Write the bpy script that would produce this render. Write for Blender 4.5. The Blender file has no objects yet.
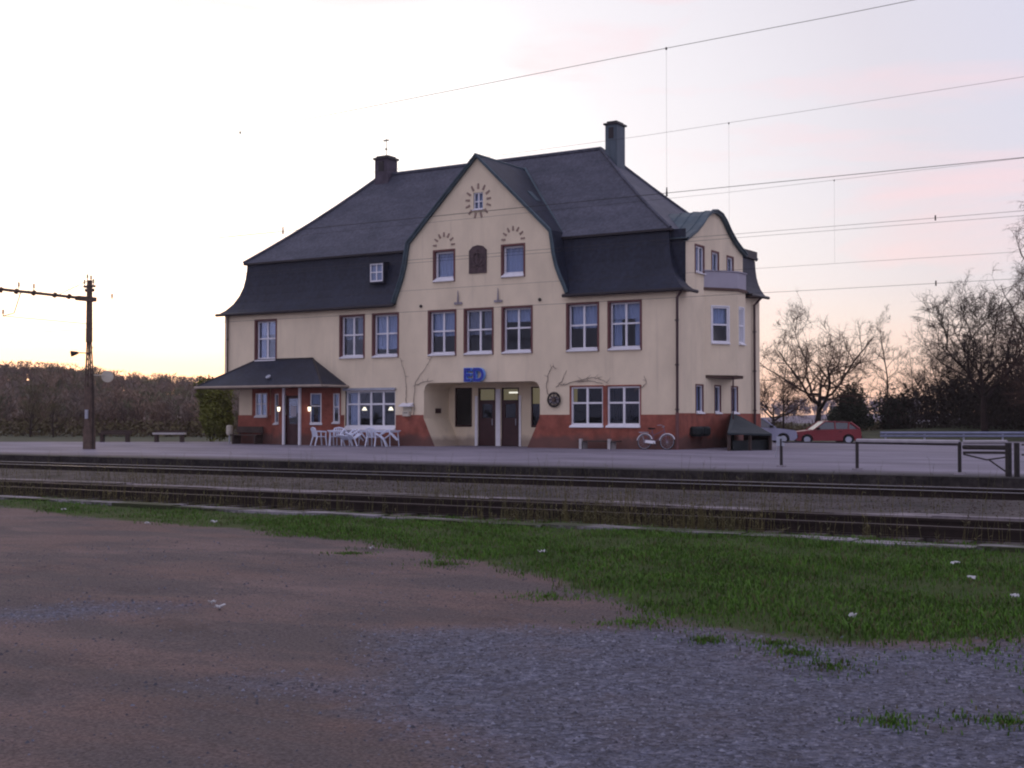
import bpy, math, random
from mathutils import Vector, Matrix
R = math.radians
sc = bpy.context.scene
col = sc.collection

# ------------------------------------------------------------------ camera
cam_d = bpy.data.cameras.new('camera')
cam = bpy.data.objects.new('camera', cam_d)
col.objects.link(cam)
cam_d.sensor_width = 36.0
cam_d.lens = 36.0 * 1300 / 1024
cam_d.clip_end = 6000
cam.location = (22.002, -48.125, 1.28)
cam.rotation_euler = (R(90 + 1.498), 0, R(31.76))
sc.camera = cam

# ------------------------------------------------------------------ sky and sun
SUN_EL, SUN_AZ = 2.0, -50.0          # azimuth from +Y towards +X
world = bpy.data.worlds.new('World')
sc.world = world
world.use_nodes = True
nt = world.node_tree
for n in list(nt.nodes):
    nt.nodes.remove(n)
def N(tree, kind, **kw):
    n = tree.nodes.new(kind)
    for k, v in kw.items():
        setattr(n, k, v)
    return n
def math_node(tree, op, a, b=None, clamp=False):
    n = tree.nodes.new('ShaderNodeMath')
    n.operation = op
    n.use_clamp = clamp
    for i, v in enumerate((a, b)):
        if v is None:
            continue
        if isinstance(v, (int, float)):
            n.inputs[i].default_value = v
        else:
            tree.links.new(v, n.inputs[i])
    return n.outputs[0]
def mix_col(tree, fac, a, b):
    n = tree.nodes.new('ShaderNodeMixRGB')
    for i, v in enumerate((fac, a, b)):
        if isinstance(v, (int, float)):
            n.inputs[i].default_value = v
        elif isinstance(v, tuple):
            n.inputs[i].default_value = (*v, 1) if len(v) == 3 else v
        else:
            tree.links.new(v, n.inputs[i])
    return n.outputs[0]
def ramp(tree, fac, stops):
    n = tree.nodes.new('ShaderNodeValToRGB')
    cr = n.color_ramp
    while len(cr.elements) < len(stops):
        cr.elements.new(0.5)
    for e, (p, c) in zip(cr.elements, stops):
        e.position = p
        e.color = (*c, 1) if len(c) == 3 else c
    tree.links.new(fac, n.inputs[0])
    return n.outputs[0]

sky = N(nt, 'ShaderNodeTexSky', sky_type='NISHITA', sun_disc=False)
sky.sun_elevation = R(SUN_EL)
sky.sun_rotation = R(SUN_AZ)
sky.air_density = 1.0
sky.dust_density = 1.5
sky.ozone_density = 1.5
tc = N(nt, 'ShaderNodeTexCoord')
sep = N(nt, 'ShaderNodeSeparateXYZ')
nt.links.new(tc.outputs['Generated'], sep.inputs[0])
X, Y, Z = sep.outputs
# angle to the place where the sun went down
sx_, sy_ = math.sin(R(SUN_AZ)), math.cos(R(SUN_AZ))
toward = math_node(nt, 'ADD', math_node(nt, 'MULTIPLY', X, sx_), math_node(nt, 'MULTIPLY', Y, sy_))
tw = math_node(nt, 'MULTIPLY_ADD', toward, 0.5)
nt.nodes[-1].inputs[2].default_value = 0.5
# thin high cloud veil, bright towards the sunset, lavender away from it
veil = ramp(nt, tw, [(0.0, (0.68, 0.66, 0.94)), (0.45, (0.69, 0.66, 0.92)), (0.72, (0.66, 0.64, 0.86)), (0.85, (0.66, 0.65, 0.80)),
                     (0.90, (0.72, 0.68, 0.76)), (0.95, (0.90, 0.87, 0.92)), (0.975, (1.20, 1.18, 1.18)), (1.0, (1.9, 1.85, 1.75))])
mp = N(nt, 'ShaderNodeMapping')
mp.inputs['Rotation'].default_value = (0, 0, R(-31))
mp.inputs['Scale'].default_value = (1.6, 1.6, 11.0)
nt.links.new(tc.outputs['Generated'], mp.inputs[0])
nz = N(nt, 'ShaderNodeTexNoise')
nz.inputs['Scale'].default_value = 1.7
nz.inputs['Detail'].default_value = 5.0
nz.inputs['Roughness'].default_value = 0.55
nz.inputs['Distortion'].default_value = 0.4
nt.links.new(mp.outputs[0], nz.inputs[0])
streak = ramp(nt, nz.outputs[0], [(0.47, (0, 0, 0)), (0.66, (1, 1, 1))])
up_mask = ramp(nt, Z, [(0.02, (0, 0, 0)), (0.10, (1, 1, 1)), (0.45, (1, 1, 1)), (0.8, (0.3, 0.3, 0.3))])
streak_f = math_node(nt, 'MULTIPLY', math_node(nt, 'MULTIPLY', streak, up_mask), 0.8)
pink = mix_col(nt, streak_f, veil, mix_col(nt, tw, (0.62, 0.55, 0.80), (0.96, 0.68, 0.71)))
# low warm band over the horizon on the sunset half
hb = ramp(nt, Z, [(0.0, (1, 1, 1)), (0.03, (0.8, 0.8, 0.8)), (0.10, (0.12, 0.12, 0.12)), (0.17, (0, 0, 0))])
hs = ramp(nt, tw, [(0.55, (0, 0, 0)), (0.85, (1, 1, 1))])
warm = mix_col(nt, math_node(nt, 'MULTIPLY', math_node(nt, 'MULTIPLY', hb, hs), 0.85), pink, mix_col(nt, ramp(nt, Z, [(0.015, (1, 1, 1)), (0.075, (0, 0, 0))]), (1.12, 0.86, 0.68), (1.12, 0.66, 0.44)))
add = N(nt, 'ShaderNodeMixRGB', blend_type='ADD')
add.inputs[0].default_value = 1.0
skm = N(nt, 'ShaderNodeMixRGB', blend_type='MULTIPLY')
skm.inputs[0].default_value = 1.0
skm.inputs[2].default_value = (0.05, 0.05, 0.05, 1)       # Nishita at strength 0.05
nt.links.new(sky.outputs[0], skm.inputs[1])
nt.links.new(skm.outputs[0], add.inputs[1])
nt.links.new(warm, add.inputs[2])
bg = N(nt, 'ShaderNodeBackground')
bg.inputs[1].default_value = 1.0
wo = N(nt, 'ShaderNodeOutputWorld')
nt.links.new(add.outputs[0], bg.inputs[0])
nt.links.new(bg.outputs[0], wo.inputs[0])

sun_d = bpy.data.lights.new('sun', 'SUN')
sun_d.energy = 0.25
sun_d.angle = R(2)
sun_d.color = (1.0, 0.72, 0.45)
sun = bpy.data.objects.new('sun', sun_d)
col.objects.link(sun)
sdir = Vector((sx_ * math.cos(R(SUN_EL + 1)), sy_ * math.cos(R(SUN_EL + 1)), math.sin(R(SUN_EL + 1))))
sun.rotation_euler = sdir.to_track_quat('Z', 'Y').to_euler()
sun.location = (-20, 30, 40)

sc.cycles.pixel_filter_type = 'BLACKMAN_HARRIS'
sc.cycles.filter_width = 2.1
vs = sc.view_settings
vs.view_transform = 'Standard'
vs.look = 'None'
vs.exposure = 0.0
vs.gamma = 1.0
vs.use_curve_mapping = False

# ------------------------------------------------------------------ materials
def mat(name, c, rough=0.8, var=0.25, scale=3.0, bump=0.0, bscale=40.0, metal=0.0, spec=0.3, c2=None, stretch=None, fine=0.0):
    m = bpy.data.materials.new(name)
    m.use_nodes = True
    t = m.node_tree
    b = t.nodes['Principled BSDF']
    b.inputs['Roughness'].default_value = rough
    b.inputs['Metallic'].default_value = metal
    b.inputs['Specular IOR Level'].default_value = spec
    geo = N(t, 'ShaderNodeNewGeometry')
    pos = geo.outputs['Position']
    if stretch:
        mpn = N(t, 'ShaderNodeMapping')
        mpn.inputs['Scale'].default_value = stretch
        t.links.new(pos, mpn.inputs[0])
        vec = mpn.outputs[0]
    else:
        vec = pos
    n1 = N(t, 'ShaderNodeTexNoise')
    n1.inputs['Scale'].default_value = scale
    n1.inputs['Detail'].default_value = 6
    n1.inputs['Roughness'].default_value = 0.62
    t.links.new(vec, n1.inputs[0])
    lo = tuple(x * (1 - var) for x in c)
    hi = tuple(min(1, x * (1 + var)) for x in (c2 or c))
    cc = ramp(t, n1.outputs[0], [(0.32, lo), (0.68, hi)])
    if fine:
        n3 = N(t, 'ShaderNodeTexNoise')
        n3.inputs['Scale'].default_value = bscale
        n3.inputs['Detail'].default_value = 3
        t.links.new(pos, n3.inputs[0])
        f = ramp(t, n3.outputs[0], [(0.3, (1 - fine,) * 3), (0.7, (1 + fine,) * 3)])
        mm = N(t, 'ShaderNodeMixRGB', blend_type='MULTIPLY')
        mm.inputs[0].default_value = 1
        t.links.new(cc, mm.inputs[1])
        t.links.new(f, mm.inputs[2])
        cc = mm.outputs[0]
    t.links.new(cc, b.inputs['Base Color'])
    if bump:
        n2 = N(t, 'ShaderNodeTexNoise')
        n2.inputs['Scale'].default_value = bscale
        n2.inputs['Detail'].default_value = 4
        t.links.new(pos, n2.inputs[0])
        bp = N(t, 'ShaderNodeBump')
        bp.inputs['Strength'].default_value = bump
        bp.inputs['Distance'].default_value = 0.02
        t.links.new(n2.outputs[0], bp.inputs['Height'])
        t.links.new(bp.outputs[0], b.inputs['Normal'])
    return m
M = {}
M['cream'] = mat('cream_render', (0.73, 0.62, 0.44), 0.9, 0.10, 0.7, 0.3, 30, stretch=(1, 1, 0.6), fine=0.06)
M['cream_dim'] = mat('cream_panel', (0.50, 0.38, 0.22), 0.9, 0.10, 1.2)
M['red'] = mat('red_plinth', (0.27, 0.084, 0.056), 0.85, 0.30, 1.8, 0.3, 25)
M['ray'] = mat('dull_relief', (0.29, 0.21, 0.165), 0.9, 0.2, 4)
M['brown'] = mat('brown_paint', (0.14, 0.058, 0.052), 0.6, 0.15, 4)
M['darkbrown'] = mat('dark_brown_paint', (0.045, 0.016, 0.016), 0.45, 0.2, 3)
M['white'] = mat('white_paint', (0.74, 0.73, 0.74), 0.45, 0.06, 5)
M['plastic'] = mat('white_plastic', (0.66, 0.70, 0.80), 0.4, 0.06, 4)
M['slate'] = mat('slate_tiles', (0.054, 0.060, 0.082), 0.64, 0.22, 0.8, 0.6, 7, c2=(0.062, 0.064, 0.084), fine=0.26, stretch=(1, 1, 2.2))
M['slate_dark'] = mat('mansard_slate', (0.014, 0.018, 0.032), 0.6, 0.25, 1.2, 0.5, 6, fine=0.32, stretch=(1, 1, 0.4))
M['copper'] = mat('weathered_copper', (0.055, 0.085, 0.10), 0.5, 0.3, 1.5, metal=0.2)
M['gutter'] = mat('dark_gutter', (0.018, 0.014, 0.016), 0.45, 0.2, 3)
M['pipe'] = mat('brown_downpipe', (0.055, 0.028, 0.028), 0.45, 0.2, 3)
M['soffit'] = mat('soffit_boards', (0.10, 0.06, 0.045), 0.7, 0.2, 3)
M['balcony'] = mat('balcony_render', (0.36, 0.34, 0.38), 0.85, 0.08, 1.0)
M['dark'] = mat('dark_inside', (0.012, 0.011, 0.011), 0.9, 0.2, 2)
M['curtain'] = mat('pale_curtain', (0.56, 0.62, 0.76), 0.9, 0.15, 6, stretch=(6, 6, 0.3))  # window cloth; its blue also paints the sky reflection in the gable panes
M['curtain_warm'] = mat('grey_curtain', (0.40, 0.41, 0.46), 0.9, 0.25, 6, stretch=(6, 6, 0.3))
M['iron'] = mat('dark_iron', (0.035, 0.030, 0.028), 0.6, 0.3, 6, metal=0.4)
M['rust'] = mat('rusty_steel', (0.10, 0.068, 0.050), 0.75, 0.35, 5)
M['railtop'] = mat('worn_rail', (0.42, 0.41, 0.43), 0.42, 0.1, 3, metal=0.7)
M['raildull'] = mat('rusty_rail_head', (0.085, 0.065, 0.058), 0.6, 0.25, 3, metal=0.3)
M['railside'] = mat('rail_side', (0.022, 0.015, 0.012), 0.85, 0.3, 6)
M['sleeper'] = mat('old_sleeper', (0.055, 0.045, 0.039), 0.9, 0.3, 5)
M['asphalt'] = mat('platform_asphalt', (0.160, 0.146, 0.172), 0.85, 0.24, 0.32, 0.35, 40, c2=(0.19, 0.172, 0.205), fine=0.20, stretch=(.6, 1.3, 1))
M['edge'] = mat('platform_edge', (0.027, 0.023, 0.021), 0.9, 0.6, 1.6, 0.8, 9, fine=0.5)
M['concrete'] = mat('old_concrete', (0.27, 0.245, 0.26), 0.9, 0.25, 2.5, 0.4, 30)
M['ballast'] = mat('track_ballast', (0.024, 0.017, 0.013), 0.95, 0.5, 2.0, 0.9, 14, fine=0.6)
M['island'] = mat('gravel_strip', (0.024, 0.019, 0.016), 0.95, 0.5, 0.8, 0.8, 12, fine=0.55, c2=(0.048, 0.040, 0.037))
M['bark'] = mat('dark_bark', (0.026, 0.017, 0.014), 0.95, 0.3, 3)
M['twig'] = mat('fine_twigs', (0.060, 0.034, 0.024), 0.95, 0.3, 2)
M['twig_dark'] = mat('dark_twigs', (0.030, 0.022, 0.018), 0.95, 0.3, 2)
M['twig_green'] = mat('budding_twigs', (0.085, 0.070, 0.030), 0.95, 0.3, 2)
M['hillwood'] = mat('far_bare_wood', (0.175, 0.120, 0.085), 1.0, 0.3, 0.05, c2=(0.185, 0.125, 0.085))
M['hillsoil'] = mat('hill_ground', (0.12, 0.085, 0.065), 1.0, 0.3, 0.03)
M['farhill'] = mat('far_ridge', (0.16, 0.14, 0.17), 1.0, 0.2, 0.02)  # bluish tint of distance haze put into the ridge colour
M['leaf_green'] = mat('spring_leaves', (0.115, 0.125, 0.022), 0.8, 0.4, 1.2)
M['leaf_dark'] = mat('dark_evergreen', (0.018, 0.026, 0.013), 0.85, 0.4, 1.0)
M['bramble'] = mat('dark_thicket', (0.026, 0.021, 0.014), 0.95, 0.4, 0.5)
M['verge'] = mat('rough_verge', (0.032, 0.038, 0.014), 0.95, 0.4, 0.5, fine=0.3, bscale=8)
M['stalk'] = mat('dry_stalks', (0.095, 0.080, 0.030), 0.9, 0.4, 1.5)
M['carred'] = mat('red_car_paint', (0.19, 0.010, 0.016), 0.3, 0.08, 2, spec=0.5)
M['carwhite'] = mat('pale_car_paint', (0.27, 0.28, 0.38), 0.3, 0.05, 2, spec=0.5)
M['tyre'] = mat('tyre_rubber', (0.012, 0.012, 0.012), 0.85, 0.2, 5)
M['steel'] = mat('galvanised_steel', (0.36, 0.38, 0.43), 0.45, 0.15, 3, metal=0.5)
M['barrier'] = mat('dull_barrier_steel', (0.20, 0.22, 0.30), 0.5, 0.15, 3, metal=0.3)
M['hutroof'] = mat('green_roof_felt', (0.022, 0.032, 0.036), 0.8, 0.3, 2)
M['greenbox'] = mat('dark_green_box', (0.014, 0.020, 0.020), 0.6, 0.2, 4)
M['vine'] = mat('bare_vine', (0.13, 0.10, 0.09), 0.95, 0.3, 8)
M['blue'] = mat('blue_sign_face', (0.020, 0.035, 0.30), 0.4, 0.05, 3)
M['lightblue'] = mat('light_blue_sign_edge', (0.16, 0.33, 0.75), 0.4, 0.05, 3)
M['bikepaint'] = mat('bicycle_paint', (0.15, 0.09, 0.13), 0.4, 0.1, 5)
M['paper'] = mat('pale_litter', (0.45, 0.45, 0.44), 0.8, 0.1, 9)
M['wood'] = mat('weathered_bench_wood', (0.060, 0.042, 0.034), 0.85, 0.3, 5)
M['palewood'] = mat('pale_bench_post', (0.42, 0.40, 0.38), 0.85, 0.15, 5)
M['palebox'] = mat('pale_enamel', (0.50, 0.46, 0.36), 0.6, 0.1, 5)

def weathered(name, soil, z_fade, streaks):
    # rain splash at the foot and faint run-off stains, both with ragged shapes of their own
    t = M[name].node_tree
    b = t.nodes['Principled BSDF']
    src = b.inputs['Base Color'].links[0].from_socket
    g_ = N(t, 'ShaderNodeNewGeometry')
    sp = N(t, 'ShaderNodeSeparateXYZ')
    t.links.new(g_.outputs['Position'], sp.inputs[0])
    n1 = N(t, 'ShaderNodeTexNoise'); n1.inputs['Scale'].default_value = 1.7; n1.inputs['Detail'].default_value = 6
    t.links.new(g_.outputs['Position'], n1.inputs[0])
    zz = math_node(t, 'SUBTRACT', sp.outputs[2], math_node(t, 'MULTIPLY', n1.outputs[0], z_fade))
    foot = ramp(t, zz, [(0.0, (.75,) * 3), (0.25, (0, 0, 0))])
    col_ = mix_col(t, foot, src, soil)
    m_ = N(t, 'ShaderNodeMapping'); m_.inputs['Scale'].default_value = (3.2, 3.2, 0.16)
    t.links.new(g_.outputs['Position'], m_.inputs[0])
    n2 = N(t, 'ShaderNodeTexNoise'); n2.inputs['Scale'].default_value = 1.0; n2.inputs['Detail'].default_value = 4
    t.links.new(m_.outputs[0], n2.inputs[0])
    st_ = ramp(t, n2.outputs[0], [(0.60, (0, 0, 0)), (0.80, (streaks,) * 3)])
    t.links.new(mix_col(t, st_, col_, tuple(c * .55 + .02 for c in soil)), b.inputs['Base Color'])
weathered('red', (0.10, 0.065, 0.055), 0.7, 0.35)
weathered('cream', (0.26, 0.20, 0.16), 0.5, 0.22)
def glass_mat(name, tint=(0.85, 0.9, 1.0)):
    m = bpy.data.materials.new(name)
    m.use_nodes = True
    t = m.node_tree
    t.nodes.remove(t.nodes['Principled BSDF'])
    out = t.nodes['Material Output']
    tr = N(t, 'ShaderNodeBsdfTransparent')
    tr.inputs[0].default_value = (0.80, 0.83, 0.88, 1)
    gl = N(t, 'ShaderNodeBsdfGlossy')
    gl.inputs['Color'].default_value = (*tint, 1)
    gl.inputs['Roughness'].default_value = 0.04
    geo = N(t, 'ShaderNodeNewGeometry')
    nn = N(t, 'ShaderNodeTexNoise')
    nn.inputs['Scale'].default_value = 0.9
    t.links.new(geo.outputs['Position'], nn.inputs[0])
    bp = N(t, 'ShaderNodeBump')
    bp.inputs['Strength'].default_value = 0.08
    bp.inputs['Distance'].default_value = 0.1
    t.links.new(nn.outputs[0], bp.inputs['Height'])
    t.links.new(bp.outputs[0], gl.inputs['Normal'])
    fr = N(t, 'ShaderNodeFresnel')
    fr.inputs['IOR'].default_value = 1.55
    fac = math_node(t, 'MULTIPLY_ADD', fr.outputs[0], 0.32)
    t.nodes[-1].inputs[2].default_value = 0.0
    mx = N(t, 'ShaderNodeMixShader')
    t.links.new(fac, mx.inputs[0])
    t.links.new(tr.outputs[0], mx.inputs[1])
    t.links.new(gl.outputs[0], mx.inputs[2])
    t.links.new(mx.outputs[0], out.inputs[0])
    return m
M['glass'] = glass_mat('window_glass')
def glow_mat(name, c, s):
    m = bpy.data.materials.new(name)
    m.use_nodes = True
    b = m.node_tree.nodes['Principled BSDF']
    b.inputs['Base Color'].default_value = (*c, 1)
    b.inputs['Emission Color'].default_value = (*c, 1)
    b.inputs['Emission Strength'].default_value = s
    return m
M['lamp'] = glow_mat('lit_lamp', (1.0, 0.86, 0.62), 2.2)
M['tube'] = glow_mat('lit_tube', (1.0, 0.90, 0.68), 1.6)
M['yellowlight'] = glow_mat('lit_inner_hall', (0.62, 0.48, 0.18), 0.22)

# ------------------------------------------------------------------ mesh helpers
def wloc(o):
    v = Vector((0, 0, 0))
    while o is not None:
        v = v + o.location
        o = o.parent
    return v
class MB:
    def __init__(self):
        self.v = []; self.f = []; self.mi = []; self.cur = 0
    def add(self, vs, fs):
        o = len(self.v)
        self.v.extend([tuple(p) for p in vs])
        for f in fs:
            self.f.append([o + i for i in f]); self.mi.append(self.cur)
        return self
    def poly(self, *pts):
        return self.add(pts, [list(range(len(pts)))])
    def box(self, x0, x1, y0, y1, z0, z1, T=None):
        vs = [(x, y, z) for x in (x0, x1) for y in (y0, y1) for z in (z0, z1)]
        if T is not None:
            vs = [T @ Vector(p) for p in vs]
        return self.add(vs, [(0, 1, 3, 2), (4, 6, 7, 5), (0, 4, 5, 1), (2, 3, 7, 6), (0, 2, 6, 4), (1, 5, 7, 3)])
    def tube(self, pts, rad, n=6, caps=True):
        pts = [Vector(p) for p in pts]
        if isinstance(rad, (int, float)):
            rad = [rad] * len(pts)
        o = len(self.v)
        prev = None
        for i, p in enumerate(pts):
            a = pts[max(0, i - 1)]; b = pts[min(len(pts) - 1, i + 1)]
            d = (b - a).normalized()
            ref = prev if prev is not None else (Vector((0, 0, 1)) if abs(d.z) < 0.9 else Vector((1, 0, 0)))
            u = (ref - d * ref.dot(d))
            if u.length < 1e-6:
                u = d.orthogonal()
            u.normalize(); w = d.cross(u); prev = u
            for k in range(n):
                t = 2 * math.pi * k / n
                self.v.append(tuple(p + (u * math.cos(t) + w * math.sin(t)) * rad[i]))
        for i in range(len(pts) - 1):
            for k in range(n):
                k2 = (k + 1) % n
                self.f.append([o + i * n + k, o + i * n + k2, o + (i + 1) * n + k2, o + (i + 1) * n + k]); self.mi.append(self.cur)
        if caps and n > 2:
            self.f.append([o + k for k in range(n)][::-1]); self.mi.append(self.cur)
            e = o + (len(pts) - 1) * n
            self.f.append([e + k for k in range(n)]); self.mi.append(self.cur)
        return self
    def prism(self, pts2, a0, a1, fn):
        """2-D outline pts2 swept from a0 to a1; fn(p, q, a) -> 3-D"""
        n = len(pts2)
        vs = [fn(p, q, a0) for p, q in pts2] + [fn(p, q, a1) for p, q in pts2]
        fs = [list(range(n))[::-1], list(range(n, 2 * n))]
        for i in range(n):
            j = (i + 1) % n
            fs.append([i, j, n + j, n + i])
        return self.add(vs, fs)
    def torus(self, c, axis, r, rr, n=28, m=6):
        axis = Vector(axis).normalized(); u = axis.orthogonal().normalized(); w = axis.cross(u)
        pts = [Vector(c) + (u * math.cos(2 * math.pi * i / n) + w * math.sin(2 * math.pi * i / n)) * r for i in range(n)]
        o = len(self.v)
        for i, p in enumerate(pts):
            d = (p - Vector(c)).normalized()
            for k in range(m):
                t = 2 * math.pi * k / m
                self.v.append(tuple(p + (d * math.cos(t) + axis * math.sin(t)) * rr))
        for i in range(n):
            i2 = (i + 1) % n
            for k in range(m):
                k2 = (k + 1) % m
                self.f.append([o + i * m + k, o + i * m + k2, o + i2 * m + k2, o + i2 * m + k]); self.mi.append(self.cur)
        return self
    def disc(self, c, axis, r, th, n=20):
        axis = Vector(axis).normalized()
        return self.tube([Vector(c) - axis * th / 2, Vector(c) + axis * th / 2], r, n)
    def build(self, name, mats, parent=None, world=True, smooth=False, loc=None):
        if not isinstance(mats, (list, tuple)):
            mats = [mats]
        off = Vector((0, 0, 0))
        if parent is not None and world:
            off = wloc(parent)
        if loc is not None:
            off = off + Vector(loc) if not world else Vector(loc)
        me = bpy.data.meshes.new(name)
        if off.length > 0 and world:
            vs = [tuple(Vector(p) - off) for p in self.v]
        else:
            vs = self.v
        me.from_pydata(vs, [], self.f)
        for m in mats:
            me.materials.append(M[m] if isinstance(m, str) else m)
        if len(mats) > 1:
            me.polygons.foreach_set('material_index', self.mi)
        if smooth:
            me.polygons.foreach_set('use_smooth', [True] * len(me.polygons))
        me.update()
        o = bpy.data.objects.new(name, me)
        col.objects.link(o)
        if parent is not None:
            o.parent = parent
        if loc is not None and world:
            o.location = Vector(loc) - (wloc(parent) if parent is not None else Vector((0, 0, 0)))
        elif loc is not None:
            o.location = loc
        return o
def tag(o, label=None, cat=None, group=None, kind=None):
    if label: o['label'] = label
    if cat: o['category'] = cat
    if group: o['group'] = group
    if kind: o['kind'] = kind
    return o
def empty(name, loc=(0, 0, 0), rz=0.0, label=None, cat=None, group=None):
    o = bpy.data.objects.new(name, None)
    o.empty_display_size = 0.3
    col.objects.link(o)
    o.location = loc
    o.rotation_euler = (0, 0, rz)
    return tag(o, label, cat, group)
def copy_tree(o, parent=None):
    c = o.copy()
    col.objects.link(c)
    c.parent = parent
    for ch in list(o.children):
        copy_tree(ch, c)
    return c
def interp(pts):
    def f(x):
        if x <= pts[0][0]: return pts[0][1]
        for (a, b), (c, d) in zip(pts, pts[1:]):
            if x <= c:
                return b + (d - b) * (x - a) / (c - a) if c > a else d
        return pts[-1][1]
    return f
def wall_cols(mb, breaks, bot, top, holes, plane):
    """sheet of columns with openings; holes = (x0, x1, lo(x), hi(x))"""
    br = sorted(set([round(b, 4) for b in breaks] + [round(h[0], 4) for h in holes] + [round(h[1], 4) for h in holes]))
    br = [b for b in br if min(breaks) - 1e-4 <= b <= max(breaks) + 1e-4]
    e = 1e-5
    for a, b in zip(br, br[1:]):
        if b - a < 1e-4: continue
        a2, b2, mid = a + e, b - e, (a + b) / 2
        iv = []
        for h in holes:
            if h[0] < mid < h[1]:
                iv.append((h[2](a2), h[2](b2), h[3](a2), h[3](b2)))
        iv.sort()
        ca, cb = bot(a2), bot(b2)
        for lo_a, lo_b, hi_a, hi_b in iv + [(top(a2), top(b2), None, None)]:
            if lo_a - ca > 1e-4 or lo_b - cb > 1e-4:
                mb.poly(plane(a, ca), plane(b, cb), plane(b, max(lo_b, cb)), plane(a, max(lo_a, ca)))
            if hi_a is not None:
                ca, cb = hi_a, hi_b
K = lambda c: (lambda x: c)
def rect_hole(x0, x1, z0, z1):
    return (x0, x1, K(z0), K(z1))

# ------------------------------------------------------------------ GROUND
rnd = random.Random(7)
def struct(o, name=None):
    return tag(o, kind='structure')
g = MB()
g.poly((-3000, -1500, -0.62), (3000, -1500, -0.62), (3000, 3000, -0.62), (-3000, 3000, -0.62))
struct(g.build('ground', 'verge'))

# foreground: one fine sheet with soil, gravel and turf masks per vertex
def in_poly(x, y, poly):
    c = False
    n = len(poly)
    for i in range(n):
        x1, y1 = poly[i]; x2, y2 = poly[(i + 1) % n]
        if (y1 > y) != (y2 > y) and x < (x2 - x1) * (y - y1) / (y2 - y1) + x1:
            c = not c
    return c
def seg_dist(px, py, a, b):
    ax, ay = a; bx, by = b
    dx, dy = bx - ax, by - ay
    t = max(0, min(1, ((px - ax) * dx + (py - ay) * dy) / (dx * dx + dy * dy + 1e-9)))
    return math.hypot(px - ax - t * dx, py - ay - t * dy)
def poly_sd(x, y, poly):
    d = min(seg_dist(x, y, poly[i], poly[(i + 1) % len(poly)]) for i in range(len(poly)))
    return d if in_poly(x, y, poly) else -d
TURF = [(-60, -31.2), (-60, -33.2), (-10, -33.0), (1.6, -33.1), (5.8, -34.15), (9.2, -34.45), (12.1, -35.2), (14.2, -36.2), (15.9, -37.4),
        (17.0, -38.25), (18.0, -39.0), (19.2, -39.05), (20.2, -38.3), (22, -37.6), (30, -36.8), (60, -36.5), (60, -31.2)]
GRAVEL = [[(16.0, -40.4), (16.9, -39.7), (18.1, -39.2), (19.3, -39.2), (20.4, -38.5), (22.5, -38.0), (25, -38.5), (26, -44), (21, -44.2), (18.9, -43.2), (17.6, -42.5), (17.0, -41.6)],
          [(12.3, -41.9), (12.9, -40.6), (13.9, -40.1), (13.8, -40.7), (13.2, -41.8), (12.4, -43.5)],
          [(16.3, -42.6), (16.5, -42.05), (17.6, -41.7), (17.5, -42.3)]]
def sm(a, b, x):
    t = max(0, min(1, (x - a) / (b - a)))
    return t * t * (3 - 2 * t)
def frange(a, b, s):
    n = int(round((b - a) / s))
    return [a + (b - a) * i / n for i in range(n + 1)]
gxs = [-80, -50, -30, -20] + frange(-12, 0, 1.0) + frange(0.4, 9, 0.4) + frange(9.2, 25, 0.16) + [26, 28, 32, 40, 60]
gys = [-75, -62, -54] + frange(-50, -46, 0.6) + frange(-45.8, -31.2, 0.16)
gv, gf, turf_w, grav_w = [], [], [], []
hn = random.Random(3)
from mathutils import noise as mnoise
def ground_z(x, y):
    return -0.30 + 0.035 * mnoise.noise(Vector((x * 0.35, y * 0.35, 1))) + 0.018 * mnoise.noise(Vector((x * 1.6, y * 1.6, 5)))
for y in gys:
    for x in gxs:
        gv.append((x, y, ground_z(x, y)))
        turf_w.append(sm(-0.45, 0.45, poly_sd(x, y, TURF)))
        grav_w.append(max(sm(-0.7, 0.5, poly_sd(x, y, p)) * (1.0 if i == 0 else 0.85) for i, p in enumerate(GRAVEL)))
nx = len(gxs)
for j in range(len(gys) - 1):
    for i in range(nx - 1):
        gf.append((j * nx + i, j * nx + i + 1, (j + 1) * nx + i + 1, (j + 1) * nx + i))
me = bpy.data.meshes.new('dirt_yard')
me.from_pydata(gv, [], gf)
for nm, w in (('turf', turf_w), ('gravel', grav_w)):
    at = me.attributes.new(nm, 'FLOAT', 'POINT')
    at.data.foreach_set('value', w)
me.polygons.foreach_set('use_smooth', [True] * len(me.polygons))
yard = bpy.data.objects.new('dirt_yard', me)
col.objects.link(yard)
struct(yard)
m = bpy.data.materials.new('yard_surface')
m.use_nodes = True
t = m.node_tree
b = t.nodes['Principled BSDF']
b.inputs['Roughness'].default_value = 0.92
b.inputs['Specular IOR Level'].default_value = 0.15
geo = N(t, 'ShaderNodeNewGeometry')
P = geo.outputs['Position']
def tnoise(scale, detail=5, rough=0.6, vec=P):
    n = N(t, 'ShaderNodeTexNoise')
    n.inputs['Scale'].default_value = scale
    n.inputs['Detail'].default_value = detail
    n.inputs['Roughness'].default_value = rough
    t.links.new(vec, n.inputs[0])
    return n.outputs[0]
nA, nB, nC, nD = tnoise(0.45), tnoise(3.5), tnoise(45, 4, 0.7), tnoise(1.3, 6, 0.7)
mpv = N(t, 'ShaderNodeMapping')
mpv.inputs['Rotation'].default_value = (0, 0, R(-32))
mpv.inputs['Scale'].default_value = (0.6, 1.5, 1)
t.links.new(P, mpv.inputs[0])
nE = tnoise(0.9, 5, 0.6, mpv.outputs[0])
dirt = ramp(t, nA, [(0.35, (0.150, 0.104, 0.092)), (0.65, (0.185, 0.136, 0.126))])
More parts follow.
